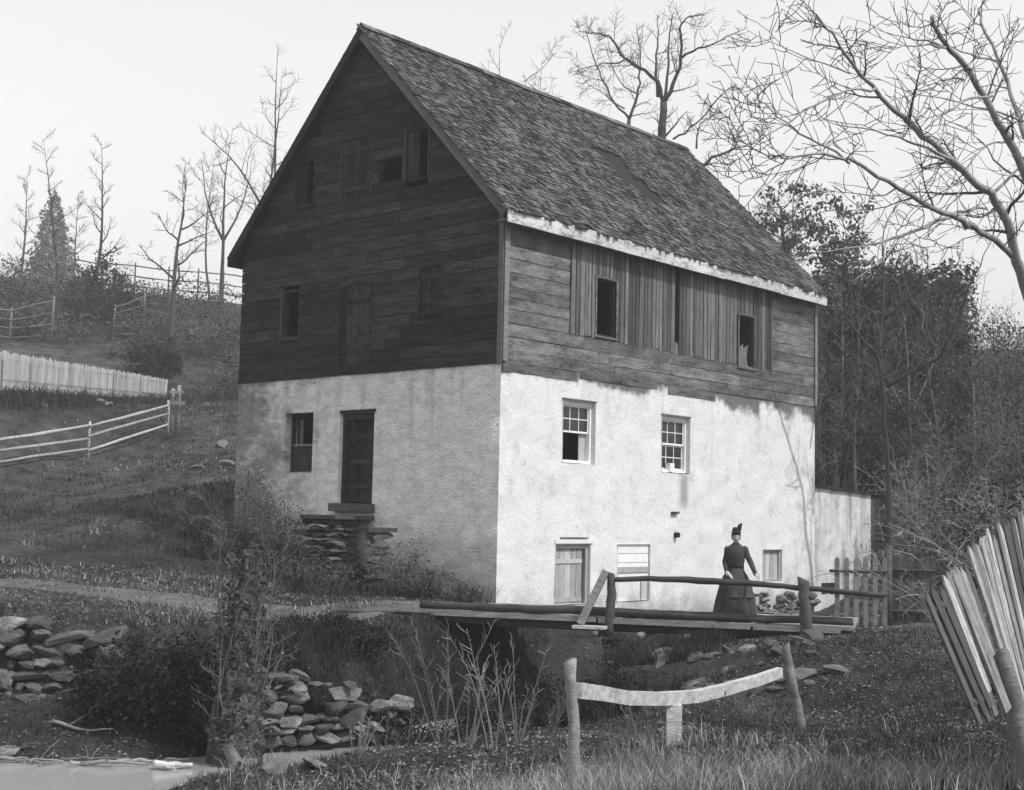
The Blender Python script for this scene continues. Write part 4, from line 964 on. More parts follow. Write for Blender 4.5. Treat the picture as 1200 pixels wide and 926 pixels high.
# ------------------------------------------------------------------ trees
class Tree:
    def __init__(s, seed, tw=.34): s.tw = tw; s.fine = 1.0; s.r = random.Random(seed); s.tr = MB(); s.cr = MB(); s.tips = []
    def limb(s, pts, r0, r1, big=True, n=7):
        m = len(pts); rad = [r0+(r1-r0)*(i/(m-1))**.8 for i in range(m)]; (s.tr if big else s.cr).tube(pts, rad, n if big else (4 if r0 > .02 else 3), cap=big)
        return rad
    def smooth(s, pts, k=3, jit=0.0):
        """Catmull-Rom through the points"""
        P = [Vector(p) for p in pts]; P = [P[0]*2-P[1]]+P+[P[-1]*2-P[-2]]; out = []
        for i in range(1, len(P)-2):
            for j in range(k):
                t = j/k; a, b_, c, d = P[i-1:i+3]
                q = .5*((2*b_)+(c-a)*t+(2*a-5*b_+4*c-d)*t*t+(3*b_-a-3*c+d)*t**3); out.append(q+Vector((s.r.gauss(0, jit), s.r.gauss(0, jit), s.r.gauss(0, jit))))
        out.append(P[-2]); return out
    def path(s, p, d, L_, nseg, wob, up):
        pts = [Vector(p)]; d = Vector(d).normalized()
        for i in range(nseg):
            d = (d+Vector((s.r.gauss(0, wob), s.r.gauss(0, wob), s.r.gauss(0, wob)+up))).normalized(); pts.append(pts[-1]+d*(L_/nseg))
        return pts
    def sprout(s, pts, r0, L_, num, level, maxlev, spread=.9, up=.06, t0=.25, ratio=.55, big_r=.03):
        """side branches along a path"""
        r = s.r; m = len(pts)-1
        for k in range(num):
            t = t0+(1-t0)*((k+r.random())/num); i = min(int(t*m), m-1); p = pts[i].lerp(pts[i+1], t*m-i); tan = (pts[i+1]-pts[i]).normalized()
            side = Vector((r.gauss(0, 1), r.gauss(0, 1), r.gauss(0, .7))); side = (side-tan*side.dot(tan)).normalized()
            d = tan*(1-spread*.45)+side*spread; ln = L_*(1.15-.7*t)*r.uniform(.55, 1.2); rad = r0*(1-.65*t)*s.tw
            q = s.path(p, d, ln, 6 if ln > .6 else 4, .17, up); s.limb(q, max(rad, .006*s.fine), max(rad*.25, .004*s.fine), rad > big_r, 6)
            s.tips.append((q[-1], q[-2]))
            if level < maxlev: s.sprout(q, rad, ln*ratio, max(3, int(num*.75)), level+1, maxlev, spread, up, .2, ratio, big_r)
    def finish(s, name, label, base, mt, twig, group=None, cat='tree'):
        t = thing(name, base, label, cat, group)
        if s.tr.f: s.tr.build('trunk', mt, t, smooth=True, origin=base)
        if s.cr.f: s.cr.build('crown', twig, t, origin=base)
        return t
def hill_tree(px, d, top_py, rad, seed, label, style='slim', mt='dbark', name='bare_tree', num=9, group='bare trees on the hillside', cat='tree'):
    b0 = gpt(px, d); T_ = Tree(seed, .42); T_.fine = 2.2; rad *= .78; h = at(px, top_py, d).z-b0.z
    trunk = T_.path(b0-Z3*.3, (T_.r.uniform(-.06, .06), 0, 1), h+.3, 10, .05, .12); T_.limb(trunk, rad, rad*.05)
    if style == 'slim': T_.sprout(trunk, rad, h*.20, num+9, 1, 2, .9, .10, .30, .5, .05)
    elif style == 'fork':
        for sgn in (-1, 1):
            q = T_.path(trunk[4], (sgn*.5, T_.r.uniform(-.3, .3), 1), h*.5, 7, .10, .12); T_.limb(q, rad*.55, rad*.08); T_.sprout(q, rad*.5, h*.2, num+3, 1, 2, .9, .1, .15, .55, .05)
        T_.sprout(trunk, rad, h*.2, num, 1, 2, .9, .08, .35, .5, .05)
    else: T_.sprout(trunk, rad*1.2, h*.36, num, 1, 3, .95, .09, .3, .5, .06)
    return T_.finish(name, label, b0, M[mt], M[mt], group, cat)
hill_tree(14, 118, 200, .20, 101, 'thin leafless pole-like tree left of the conifer on the hill crest')
hill_tree(62, 96, 165, .20, 102, 'tall bent bare tree in front of the conifer on the hill', 'slim', num=6)
hill_tree(78, 104, 222, .13, 103, 'slender bare sapling at the right flank of the hill conifer')
hill_tree(99, 92, 168, .24, 104, 'straight bare tree rising from brush behind the picket fence', num=5)
hill_tree(196, 84, 190, .30, 105, 'bare forked tree with crooked spreading limbs above the gate post', 'broad', num=10)
hill_tree(252, 100, 150, .26, 106, 'twin stemmed slim bare tree next to the mill eave on the crest', 'fork', num=7)
hill_tree(240, 112, 172, .16, 107, 'thin dark tree on the crest just left of the twin stemmed one')
hill_tree(303, 96, 88, .26, 108, 'tall bare tree half hidden behind the left roof slope', num=7)
hill_tree(322, 92, 62, .30, 109, 'tallest bare tree behind the left roof slope', 'fork', num=8)
hill_tree(554, 90, 30, .22, 110, 'single bare spire rising above the ridge near the gable peak', num=4, group='bare trees behind the mill roof')
hill_tree(610, 100, 62, .26, 111, 'low twiggy tree crown peeping over the roof ridge', 'broad', num=9, group='bare trees behind the mill roof')
hill_tree(640, 86, 80, .22, 112, 'wispy tree crown behind the middle of the roof ridge', 'broad', num=9, group='bare trees behind the mill roof')
def traced(label, limbs, base_px, base_d, seed, mt, twig, name='bare_tree', group=None, twigs=6, tl=1.2, lev=2, jit=.03, rs=.6, fine=1.0):
    """limbs: (pixels, d0, d1, r0, r1); the first one runs down to the ground"""
    T_ = Tree(seed, .36); T_.fine = fine; b0 = gpt(base_px, base_d)
    for i, (px, d0, d1, r0, r1) in enumerate(limbs):
        r0 *= rs; r1 *= rs
        n = len(px); pts = [at(x_, y_, d0+(d1-d0)*(k/(max(1, n-1)))) for k, (x_, y_) in enumerate(px)]
        if i == 0: pts = [b0-Z3*.4]+pts
        pts = T_.smooth(pts, 3, jit); T_.limb(pts, r0, r1, r0 > .012, 8)
        T_.sprout(pts, max(r0, .02), tl, int(twigs*max(1, n/4)), 1, lev, .85, .04, .3 if i == 0 else .12, .55, .05)
    return T_.finish(name, label, b0, M[mt], M[twig], group)
def z8(*p): return [(540+.3*x_, .3*y_) for x_, y_ in p]
traced('spreading bare tree with upright forked limbs behind the roof ridge', [
    (z8((785, 600), (785, 500), (792, 400)), 66, 66, .42, .30), (z8((792, 400), (765, 320), (690, 260), (640, 230), (600, 170), (580, 140), (520, 130), (460, 125)), 66, 64, .20, .03),
    (z8((770, 380), (762, 250), (770, 150), (770, 60)), 66, 68, .16, .03), (z8((792, 400), (830, 330), (860, 225), (858, 110), (880, 70), (920, 58)), 66, 65, .22, .03),
    (z8((860, 225), (930, 190), (990, 172), (1060, 130), (1120, 105)), 65, 63, .12, .02), (z8((800, 390), (810, 250), (815, 130), (830, 50)), 66, 69, .15, .03), (z8((640, 235), (560, 250), (480, 268), (420, 290)), 64, 63, .08, .02)],
    775, 66, 121, 'dbark', 'dbark', group='bare trees behind the mill roof', twigs=8, tl=1.9, fine=2.0, rs=.58, lev=2)
traced('crooked bare tree left of the forked one behind the ridge', [
    (z8((655, 560), (658, 460), (690, 370), (700, 300), (700, 200), (688, 90)), 72, 72, .24, .03), (z8((655, 460), (600, 400), (560, 320), (530, 260), (500, 150), (480, 100)), 72, 70, .12, .02), (z8((690, 370), (640, 340), (590, 260), (570, 200)), 72, 74, .08, .02), (z8((640, 430), (560, 370), (480, 310)), 72, 71, .08, .02)],
    736, 72, 122, 'dbark', 'dbark', group='bare trees behind the mill roof', twigs=8, tl=1.7, fine=2.0, rs=.58, lev=2)
traced('low crossing limbs of a tree behind the far roof end', [
    (z8((940, 760), (960, 640), (1040, 590), (1140, 560), (1200, 500)), 60, 60, .2, .03), (z8((830, 545), (900, 500), (980, 420), (1040, 350), (1080, 330)), 60, 58, .09, .02), (z8((920, 580), (940, 480), (1020, 460)), 60, 61, .08, .02), (z8((1140, 565), (1060, 545), (980, 540)), 60, 61, .07, .02)],
    850, 60, 123, 'dbark', 'dbark', group='bare trees behind the mill roof', twigs=9, tl=1.5, fine=2.0, rs=.58, lev=2)
# big bare tree leaning in from the right
def z6(*p): return [(860+.3455*x_, 20+.3455*y_) for x_, y_ in p]
traced('large pale-barked bare tree whose limbs reach over the right side of the scene', [
    ([(1262, 560)]+z6((1010, 980), (960, 830), (920, 690), (870, 595), (760, 510), (640, 400), (500, 270), (400, 160), (335, 60), (280, -10)), 17.5, 14.5, .20, .012),
    ([(1268, 470)]+z6((1060, 700), (985, 530), (930, 410), (880, 320), (800, 190), (740, 110), (690, 50), (672, 0)), 17.5, 16, .15, .05),
    ([(1266, 420)]+z6((1060, 560), (984, 400), (935, 260), (890, 130), (845, 20), (830, -30)), 17.6, 18.5, .10, .03),
    (z6((1080, 960), (985, 850), (930, 800), (860, 745), (790, 700)), 17.4, 16.2, .10, .07),
    (z6((790, 700), (740, 670), (640, 630), (520, 560), (400, 490), (300, 470), (180, 470), (90, 460), (0, 410)), 16.2, 14.2, .085, .008),
    (z6((740, 680), (600, 730), (480, 765), (400, 785), (280, 800)), 16.2, 15.0, .05, .008),
    (z6((480, 250), (400, 250), (310, 280), (200, 350), (60, 430), (0, 455), (-60, 500)), 15.0, 13.6, .035, .006),
    (z6((390, 490), (260, 410), (170, 360), (100, 300), (60, 240)), 15.2, 14.0, .035, .006),
    (z6((180, 470), (110, 530), (40, 555), (0, 575)), 14.4, 14.0, .02, .005),
    (z6((880, 270), (800, 280), (720, 320), (650, 380)), 16.3, 15.2, .04, .02), (z6((780, 215), (720, 215), (670, 250), (635, 320), (600, 370)), 16.3, 15.4, .03, .012),
    (z6((720, 105), (640, 90), (540, 105), (430, 95)), 16.1, 15.0, .035, .006), (z6((720, 100), (620, 75), (550, 60), (380, 0)), 16.1, 15.4, .03, .005), (z6((890, 145), (800, 125), (750, 110), (700, 105)), 18.0, 16.2, .035, .012),
    (z6((730, 480), (620, 430), (520, 400), (390, 375), (270, 350)), 15.8, 14.8, .045, .006), (z6((400, 190), (280, 145), (160, 100), (40, 40)), 14.9, 14.0, .022, .005),
    (z6((980, 350), (820, 300), (640, 265), (440, 190)), 17.5, 15.0, .035, .006), (z6((870, 600), (1000, 480), (1050, 300)), 17.0, 18.0, .05, .015),
    (z6((930, 425), (860, 430), (800, 500), (770, 580), (720, 650)), 16.9, 15.8, .03, .008), (z6((860, 650), (760, 660), (700, 690), (560, 760), (470, 850), (400, 900)), 16.9, 15.0, .04, .006)],
    1265, 17.5, 131, 'pbark', 'bark', name='spreading_tree', twigs=6, tl=1.1, lev=2, jit=.014, rs=.5)
# slim tree in front of the overgrown ruin
def z7(*p): return [(900+.3672*x_, 300+.3672*y_) for x_, y_ in p]
traced('slim dark tree forking in front of the overgrown wall behind the lean-to', [
    (z7((385, 800), (375, 600), (367, 420), (352, 330), (300, 260), (240, 190), (185, 110), (150, 60)), 39, 37, .17, .015),
    (z7((355, 330), (363, 200), (368, 60), (372, -80), (430, -200)), 39, 40, .09, .012), (z7((378, 418), (450, 375), (520, 340), (560, 300), (610, 200), (640, 100), (690, 0), (720, -60)), 39, 37, .11, .012),
    (z7((560, 298), (640, 308), (690, 345), (700, 390)), 38, 37, .05, .01), (z7((610, 205), (680, 240), (740, 300)), 37.5, 36.5, .04, .01), (z7((362, 210), (470, 120), (560, 40)), 39.5, 38, .05, .01)],
    1040, 39, 132, 'dbark', 'dbark', name='slim_tree', twigs=7, tl=1.3, lev=2, jit=.02)

# leafy crowns
NR = np.random.default_rng(5)
def clump_points(c, rad, n, clumps, rng, cl=.28, shell=.35):
    """points in many small clumps spread over an ellipsoid"""
    cc = rng.normal(size=(clumps, 3)); cc /= np.linalg.norm(cc, axis=1)[:, None]; cc *= (shell+(1-shell)*rng.random((clumps, 1))**.6)
    k = rng.integers(0, clumps, n); p = cc[k]+rng.normal(size=(n, 3))*cl*rng.uniform(.4, 1.1, clumps)[k][:, None]
    tone = np.clip(rng.random(clumps)[k]*.7+rng.random(n)*.3, 0, 1)
    return p*np.asarray(rad)+np.asarray(c), tone
# oak with clinging leaves behind the roof end
T_ = Tree(141); b0 = gpt(938, 64); topz = at(940, 205, 64).z; cz = at(940, 265, 64).z
tr = T_.path(b0-Z3*.3, (0, 0, 1), cz-b0.z+1.5, 9, .05, .1); T_.limb(tr, .3, .06); T_.sprout(tr, .3, 3.6, 16, 1, 3, .95, .08, .45, .5, .05)
ot = T_.finish('oak_tree', 'leafy oak with broken rounded crown behind the far end of the roof', b0, M['dbark'], M['dbark'])
pts, tone = clump_points((b0.x+.3, b0.y, cz), (3.2, 2.6, 2.4), 2600, 80, NR, .09); leaves('foliage', pts, .12, NR, M['leaf'], ot, r_of=tone)
pts, tone = clump_points((b0.x+2.2, b0.y+1, cz-2.2), (3.0, 2.4, 2.0), 2200, 70, NR, .09); leaves('foliage', pts, .12, NR, M['leaf'], ot, r_of=tone)
# conifer on the hill
b0 = gpt(50, 205); T_ = Tree(142); topz = at(59, 222, 205).z; h = topz-b0.z; tr = [b0-Z3*.5, b0+Z3*h*.5, b0+Z3*h]; T_.limb(tr, .4, .04)
ct = T_.finish('conifer_tree', 'dense narrow conical evergreen standing hazy on the left hill', b0, M['dbark'], M['dbark'])
n = 22000; q = NR.random(n)**.62; hh = q; tier = (hh*16) % 1; rmax = (0-0)/2*1.12*(1-(1-hh)**1.0) if False else None
hgt = 1-NR.random(n)**.5; rad_ = (1-hgt)**.72*(.72+.28*(1-((hgt*15) % 1)))*7.6*(.30+.70*np.sqrt(NR.random(n))); th = NR.random(n)*6.283
rad_ *= 1+.22*np.sin(th*5+hgt*30)+.18*np.sin(th*3+hgt*11)
pts = np.stack([b0.x+rad_*np.cos(th), b0.y+rad_*np.sin(th), b0.z+.6+hgt*(h-.4)], 1); leaves('foliage', pts, .32, NR, M['ever'], ct, flat=.2)

# ------------------------------------------------------------------ shrubs, brush, ivy ruin
def shrub(base, rad, hgt, label, seed, n=900, ls=.06, mt='leaf', twig='twig', stems=10, name='shrub', group=None, lev=2, clumps=22, cat='shrub'):
    T_ = Tree(seed); base = Vector(base)
    for k in range(stems):
        a = T_.r.uniform(0, 6.283); q0 = base+Vector((math.cos(a), math.sin(a), 0))*rad*.3*T_.r.random()
        q = T_.path(q0-Z3*.1, (math.cos(a)*rad*.8, math.sin(a)*rad*.8, hgt*1.1), hgt*T_.r.uniform(.6, 1.15), 6, .14, .05); T_.limb(q, .022, .005, False); T_.sprout(q, .02, hgt*.4, 6, 1, lev, .8, .06, .25, .55, .05)
    t = thing(name, base, label, cat, group); T_.cr.build('stems', M[twig], t, origin=base)
    if n:
        rg = np.random.default_rng(seed); pts, tone = clump_points((base.x, base.y, base.z+hgt*.5), (rad, rad*.9, hgt*.55), n, clumps, rg, .22, .15)
        gz = HZ(pts[:, 0], pts[:, 1])+.02; pts[:, 2] = np.maximum(pts[:, 2], gz); leaves('foliage', pts, ls, rg, M[mt], t, r_of=tone)
    return t
G1 = 'weedy shrubs along the gable wall'
for i, (u_, o_, rd, hg, lb) in enumerate(((1.3, .75, .6, .75, 'low weedy shrub at the corner end of the gable wall'), (2.2, .9, .75, 1.3, 'weedy shrub leaning on the squat stone pier'), (4.2, 1.9, .7, .8, 'low weedy shrub in front of the stone landing'), (6.6, .8, .9, 1.6, 'tangled shrub under the gable window'), (8.1, .7, .9, 2.1, 'tall twiggy shrub climbing the uphill gable corner'), (9.3, 1.2, .8, 1.5, 'twiggy shrub just off the uphill gable corner'), (5.6, 1.7, .8, 1.1, 'weedy shrub half hiding the stone landing'), (3.2, 2.0, .7, .7, 'low weedy shrub before the squat stone pier'), (7.4, 1.9, .9, 1.2, 'loose shrub on the slope below the gable window'), (0.3, .7, .4, .4, 'small weed tuft against the sunlit mill corner'))):
    P = GF @ Vector((u_, o_, 0)); shrub((P.x, P.y, hz(P.x, P.y)), rd, hg, lb, 200+i, 1100, .030, 'leaf', group=G1, clumps=45)
# dark ivy thicket in the gap between the two stone walls
def spot(px, d): p_ = gpt(px, d); return p_
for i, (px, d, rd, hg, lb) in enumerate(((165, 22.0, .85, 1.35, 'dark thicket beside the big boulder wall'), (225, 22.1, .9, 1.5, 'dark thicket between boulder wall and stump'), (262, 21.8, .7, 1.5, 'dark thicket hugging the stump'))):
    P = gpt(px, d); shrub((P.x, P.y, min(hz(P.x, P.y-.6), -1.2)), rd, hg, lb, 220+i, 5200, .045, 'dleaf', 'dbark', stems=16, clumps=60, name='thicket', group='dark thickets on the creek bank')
for i, (px, d, rd, hg, lb) in enumerate(((500, 23.2, .8, 1.0, 'dark brush on the bank left of the bridge opening'), (560, 23.6, .9, 1.0, 'dark brush below the left end of the bridge'), (420, 24.4, .8, .6, 'low dark brush above the tumbled stone wall'), (460, 23.4, .7, .9, 'dark brush at the end of the tumbled stone wall'), (640, 24.2, .6, .6, 'small dark brush in the bridge opening'), (690, 23.4, .8, .9, 'dark brush under the bridge brace'), (740, 23.2, .8, .8, 'dark brush below the first railing post'), (600, 22.6, .8, .8, 'dark brush at the mouth of the bridge opening'), (655, 24.8, .6, .7, 'dark brush under the deck left of the brace'), (705, 24.6, .6, .6, 'dark brush under the deck right of the brace'), (625, 25.8, .8, 1.2, 'dark brush added as shade deep under the left half of the deck'), (668, 25.6, .8, 1.2, 'dark brush added as shade deep under the deck behind the brace'), (710, 25.6, .8, 1.1, 'dark brush added as shade deep under the middle of the deck'), (750, 25.3, .7, .9, 'dark brush added as shade deep under the deck by the rubble'), (660, 23.2, .7, .7, 'dark brush in front of the bridge opening'), (385, 24.6, .7, .5, 'low dark brush between path and tumbled wall'))):  # clumps deep under the deck are added to darken the gap like shade
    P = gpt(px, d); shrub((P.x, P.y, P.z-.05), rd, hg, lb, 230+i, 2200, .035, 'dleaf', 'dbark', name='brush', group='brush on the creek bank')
# vine-clad stump
T_ = Tree(151); b0 = gpt(291, 20.9); b0.z = -1.75
tr = T_.smooth([b0-Z3*.3, b0+Vector((-.02, 0, .5)), b0+Vector((.04, .03, 1.2)), b0+Vector((.02, .05, 2.0)), b0+Vector((.10, .05, 2.7))], 4, .02); sn = thing('vine_clad_stump', b0, 'gnarled vine-clad tree stump at the edge of the creek', 'stump')
m = MB()
for (ox, oy, rb, hh_, tw, sd) in ((0, 0, .27, 1.0, .6, 1), (-.2, .05, .15, .8, 1.4, 2), (.2, -.02, .16, .88, 1.1, 3), (.05, -.18, .12, .7, 2.0, 4), (.12, -.12, .10, 1.12, 1.6, 5)):
    V = []; n = 16; K = 34
    for i in range(K):
        t_ = i/(K-1)*hh_; q = t_*(len(tr)-1); j = min(int(q), len(tr)-2); p_ = tr[j].lerp(tr[j+1], q-j) if t_ <= 1 else tr[-1]+Z3*(t_-1)*2.7
        a0_ = tw*t_*2; c_ = p_+Vector((ox*math.cos(a0_)-oy*math.sin(a0_), ox*math.sin(a0_)+oy*math.cos(a0_), 0))*(1.25-.6*t_)
        for k in range(n):
            a = 2*math.pi*k/n; rr_ = rb*(1.15-.45*t_)*(1+.55*mnoise.noise((math.cos(a)*1.3+sd*7, math.sin(a)*1.3, i*.30))+.25*mnoise.noise((math.cos(a)*3+sd*7, math.sin(a)*3, i*.8)))
            V.append(c_+Vector((math.cos(a)*rr_, math.sin(a)*rr_, .03*mnoise.noise((a, i, sd)))))
    m.add(V, [(i*n+k, i*n+(k+1) % n, (i+1)*n+(k+1) % n, (i+1)*n+k) for i in range(K-1) for k in range(n)]+[tuple((K-1)*n+k for k in range(n))])
m.build('trunk', M['stump'], sn, smooth=True, origin=b0)
T2 = Tree(152)
for k in range(18):
    a = T2.r.uniform(0, 6.28); p0 = b0+Vector((math.cos(a)*.3, math.sin(a)*.3, T2.r.uniform(.1, 1.8))); q = T2.path(p0, (math.cos(a)*.25, math.sin(a)*.25, 1), T2.r.uniform(1.0, 2.3), 8, .14, .10); T2.limb(q, .022, .006, False); T2.sprout(q, .02, .5, 6, 1, 2, .9, .04, .2, .55, .05)
T2.cr.build('vine', M['twig'], sn, origin=b0)
hh = NR.random(1100); th = NR.random(1100)*6.28; rr_ = .30*(1.25-.45*hh)+NR.normal(size=1100)*.06
pts = np.stack([b0.x+.03+rr_*np.cos(th), b0.y+rr_*np.sin(th), b0.z+.1+hh*2.9], 1); leaves('foliage', pts, .05, NR, M['leaf'], sn)

# overgrown tall ruin behind the lean-to
D0 = 49; p0 = at(968, 318, D0); p1 = at(1134, 314, D0); gb = hz((p0.x+p1.x)/2, D0)
rn = thing('overgrown_ruin', Vector(((p0.x+p1.x)/2, D0, gb)), 'tall square ruin smothered in creepers behind the lean-to', 'ruin')
top = p1.z
m = MB(); k = 0; xx = p0.x
while xx < p1.x-.1:
    wv = min(.7, p1.x-xx); m.box(xx, xx+wv, D0, D0+4.5, gb-2, top-.5+.45*mnoise.noise((xx*1.3, 1, 0))); xx += wv+.002
m.build('wall', M['dstone'], rn, origin=(p0.x, D0, gb))
n = 11000; fx = NR.random(n); fz = NR.random(n)
pts = np.stack([p0.x-.2+fx*(p1.x-p0.x+.35), D0-.15-np.abs(NR.normal(size=n))*.28, gb-1+fz*(top-gb+1.1)], 1)
pts[:, 1] += .35*np.array([mnoise.noise((a*.9, b_*.9, 4)) for a, _, b_ in pts])
n2 = 3500; q = NR.random(n2); pts2 = np.stack([p1.x+NR.normal(size=n2)*.15+.05, D0+NR.random(n2)*4.5, gb-1+NR.random(n2)*(top-gb+1)], 1)
pts3 = np.stack([p0.x+NR.random(2500)*(p1.x-p0.x), D0+NR.random(2500)*4.5, top-.35+np.abs(NR.normal(size=2500))*.22], 1)
pts = np.concatenate([pts, pts2, pts3]); tone = np.clip(np.array([.45+1.0*mnoise.noise((a*1.0, 7, b_*1.0))+.5*mnoise.noise((a*2.7, 3, b_*2.7)) for a, _, b_ in pts])+NR.normal(size=len(pts))*.15, 0, 1)
pts[:, 2] += np.array([.5*mnoise.noise((a*1.3, 1, 0))*max(0, (b_-gb)/(top-gb)) for a, _, b_ in pts]); pts[:, 0] += .35*np.array([mnoise.noise((3, b_*.8, 2)) for _, _, b_ in pts])*(pts[:, 0] > p1.x-.6)
leaves('creeper', pts, .09, NR, M['creeper'], rn, r_of=tone)
T_ = Tree(161)
for k in range(46):
    x_ = T_.r.uniform(p0.x, p1.x); q = T_.path((x_, D0-.35, gb+T_.r.uniform(0, 3)), (T_.r.uniform(-.2, .2), -.02, 1), T_.r.uniform(3, 8), 10, .09, .1)
    q = [Vector((v.x, min(v.y, D0-.3), min(v.z, top+.9))) for v in q]; T_.limb(q, .035, .008, False); T_.sprout(q, .03, 1.2, 8, 1, 2, .9, .02, .1, .5, .05)
T_.cr.build('vine', M['twig'], rn, origin=(p0.x, D0, gb))
for i, (px, d, tp_, sty, lb) in enumerate(((975, 47.5, 330, 'slim', 'bare sapling between the mill corner and the overgrown ruin'), (1005, 46.5, 300, 'broad', 'bare sapling growing up the left half of the overgrown ruin'), (1072, 46.8, 325, 'fork', 'bare forked sapling before the middle of the overgrown ruin'), (1105, 46.5, 290, 'broad', 'bare bushy sapling before the right half of the overgrown ruin'), (1140, 47.5, 380, 'broad', 'short bare sapling at the right corner of the overgrown ruin'), (1180, 50, 400, 'broad', 'bare bushy sapling on the right skyline'), (1225, 48, 350, 'fork', 'bare forked sapling at the right end of the skyline'))):
    hill_tree(px, d, tp_, .14, 170+i, lb, sty, 'bark' if i % 2 else 'twig', 'bare_sapling', 9, 'bare saplings around the ruin')
# brush masses on the right bank
BR = [(985, 48, 1.9, 4.6, 'dark tree-high brush between the mill corner and the slim tree'), (1058, 47.3, 1.6, 4.2, 'dense brush at the foot of the overgrown ruin'), (1110, 41, 2.0, 4.2, 'dense brush right of the slim tree'), (1165, 44, 2.2, 5.0, 'broad brush on the right bank above the leaning fence'),
      (1075, 33, 1.3, 2.2, 'brush overhanging the board gate'), (1130, 32.5, 1.4, 2.3, 'brush on the bank behind the leaning fence'), (1185, 32, 1.4, 2.6, 'brush on the bank at the far right end of the path'), (1235, 40, 2.4, 4.5, 'broad brush uphill of the right end of the path'), (1085, 42.5, 1.3, 2.6, 'brush filling the corner behind the lean-to'), (1215, 54, 2.6, 4.5, 'brush on the skyline right of the ruin'), (1165, 56, 2.4, 3.6, 'lower brush on the skyline beside the ruin'),
      (1062, 39.5, 1.3, 2.6, 'twiggy brush just right of the lean-to'), (1095, 37.5, 1.4, 2.4, 'twiggy brush uphill of the board gate'), (1128, 38.5, 1.5, 2.8, 'twiggy brush halfway up the right bank'), (1160, 37, 1.5, 2.6, 'twiggy brush on the bank above the briars'), (1198, 37, 1.6, 2.8, 'twiggy brush on the bank under the large pale-barked tree'), (1085, 44, 1.6, 3.4, 'twiggy brush below the right half of the ruin'), (1125, 45.5, 1.7, 3.4, 'twiggy brush at the right foot of the ruin'), (1190, 48, 2.0, 3.6, 'twiggy brush below the right skyline'), (1050, 34.2, .9, 1.6, 'small brush between the lean-to and the board gate'), (1105, 34.5, 1.2, 2.0, 'twiggy brush behind the board gate briar'), (1160, 33.5, 1.2, 2.0, 'twiggy brush behind the pale briars')]
for i, (px, d, rd, hg, lb) in enumerate(BR):
    P = gpt(px, d); shrub((P.x, P.y, P.z-.1), rd, hg, lb, 300+i, int(900*rd), .07, 'leaf' if i % 3 else 'dleaf', 'twig' if i % 2 else 'cane', stems=44, clumps=60, name='brush', group='brush on the right bank', lev=2)
# pale arching canes
def canes(base, label, seed, n=9, L_=2.6, mt='cane', tilt=.9):
    T_ = Tree(seed); base = Vector(base)
    for k in range(n):
        a = T_.r.uniform(0, 6.28); q = T_.path(base+Vector((math.cos(a)*.15, math.sin(a)*.15, -.05)), (math.cos(a)*tilt, math.sin(a)*tilt, 1.2), L_*T_.r.uniform(.6, 1.1), 9, .10, -.10); T_.limb(q, .016, .005, False); T_.sprout(q, .014, .6, 6, 1, 2, .8, .0, .2, .5, .05)
    t = thing('briar', base, label, 'briar', 'pale arching briars'); T_.cr.build('canes', M[mt], t, origin=base); return t
for i, (px, d, lb, L_) in enumerate(((1103, 27.5, 'pale arching briar beside the board gate', 3.2), (1150, 27, 'pale arching briar behind the leaning fence', 3.4), (1195, 26, 'pale arching briar at the right end of the path', 3.6), (985, 31, 'thin pale briar against the lean-to wall', 2.6))):
    canes(gpt(px, d), lb, 320+i, 10, L_)
# left hillside brush
HB = [(25, 92, 3.2, 3.6, 'rounded brush on the hill below the conifer'), (120, 88, 2.4, 4.6, 'dark upright brush in the middle of the hill fence'), (75, 90, 2.6, 3.0, 'brush behind the hill rail fence'), (150, 94, 2.4, 2.6, 'brush beneath the hill crest'), (215, 90, 3.0, 3.4, 'pale brush above the gate post'), (250, 84, 2.6, 3.0, 'pale brush next to the mill on the hill'), (185, 78, 1.6, 2.2, 'dark small brush behind the end of the picket fence'), (-20, 88, 3, 4, 'brush at the left end of the hill fence'), (265, 74, 2.0, 2.4, 'low brush beside the uphill mill corner'), (100, 97, 2.6, 2.8, 'tall brush below the crest fence'), (45, 84, 1.8, 2.2, 'low brush right behind the picket fence')]
for i, (px, d, rd, hg, lb) in enumerate(HB):
    P = gpt(px, d); shrub((P.x, P.y, P.z-.15), rd, hg, lb, 340+i, int((420 if i not in (1, 6) else 1500)*rd), .12, 'leaf' if i not in (1, 6) else 'dleaf', 'twig', stems=30, clumps=40, name='brush', group='brush on the left hillside', lev=2)
for i in range(30):
    px = RX.uniform(-30, 300); d = RX.uniform(79, 99); P = gpt(px, d)
    shrub((P.x, P.y, P.z-.1), RX.uniform(1.4, 2.4), RX.uniform(1.2, 2.2), 'low rounded scrub bush scattered over the left hillside', 360+i, 420, .11, 'leaf', 'twig', stems=20, clumps=24, name='scrub', group='scrub bushes scattered on the left hillside', lev=1)

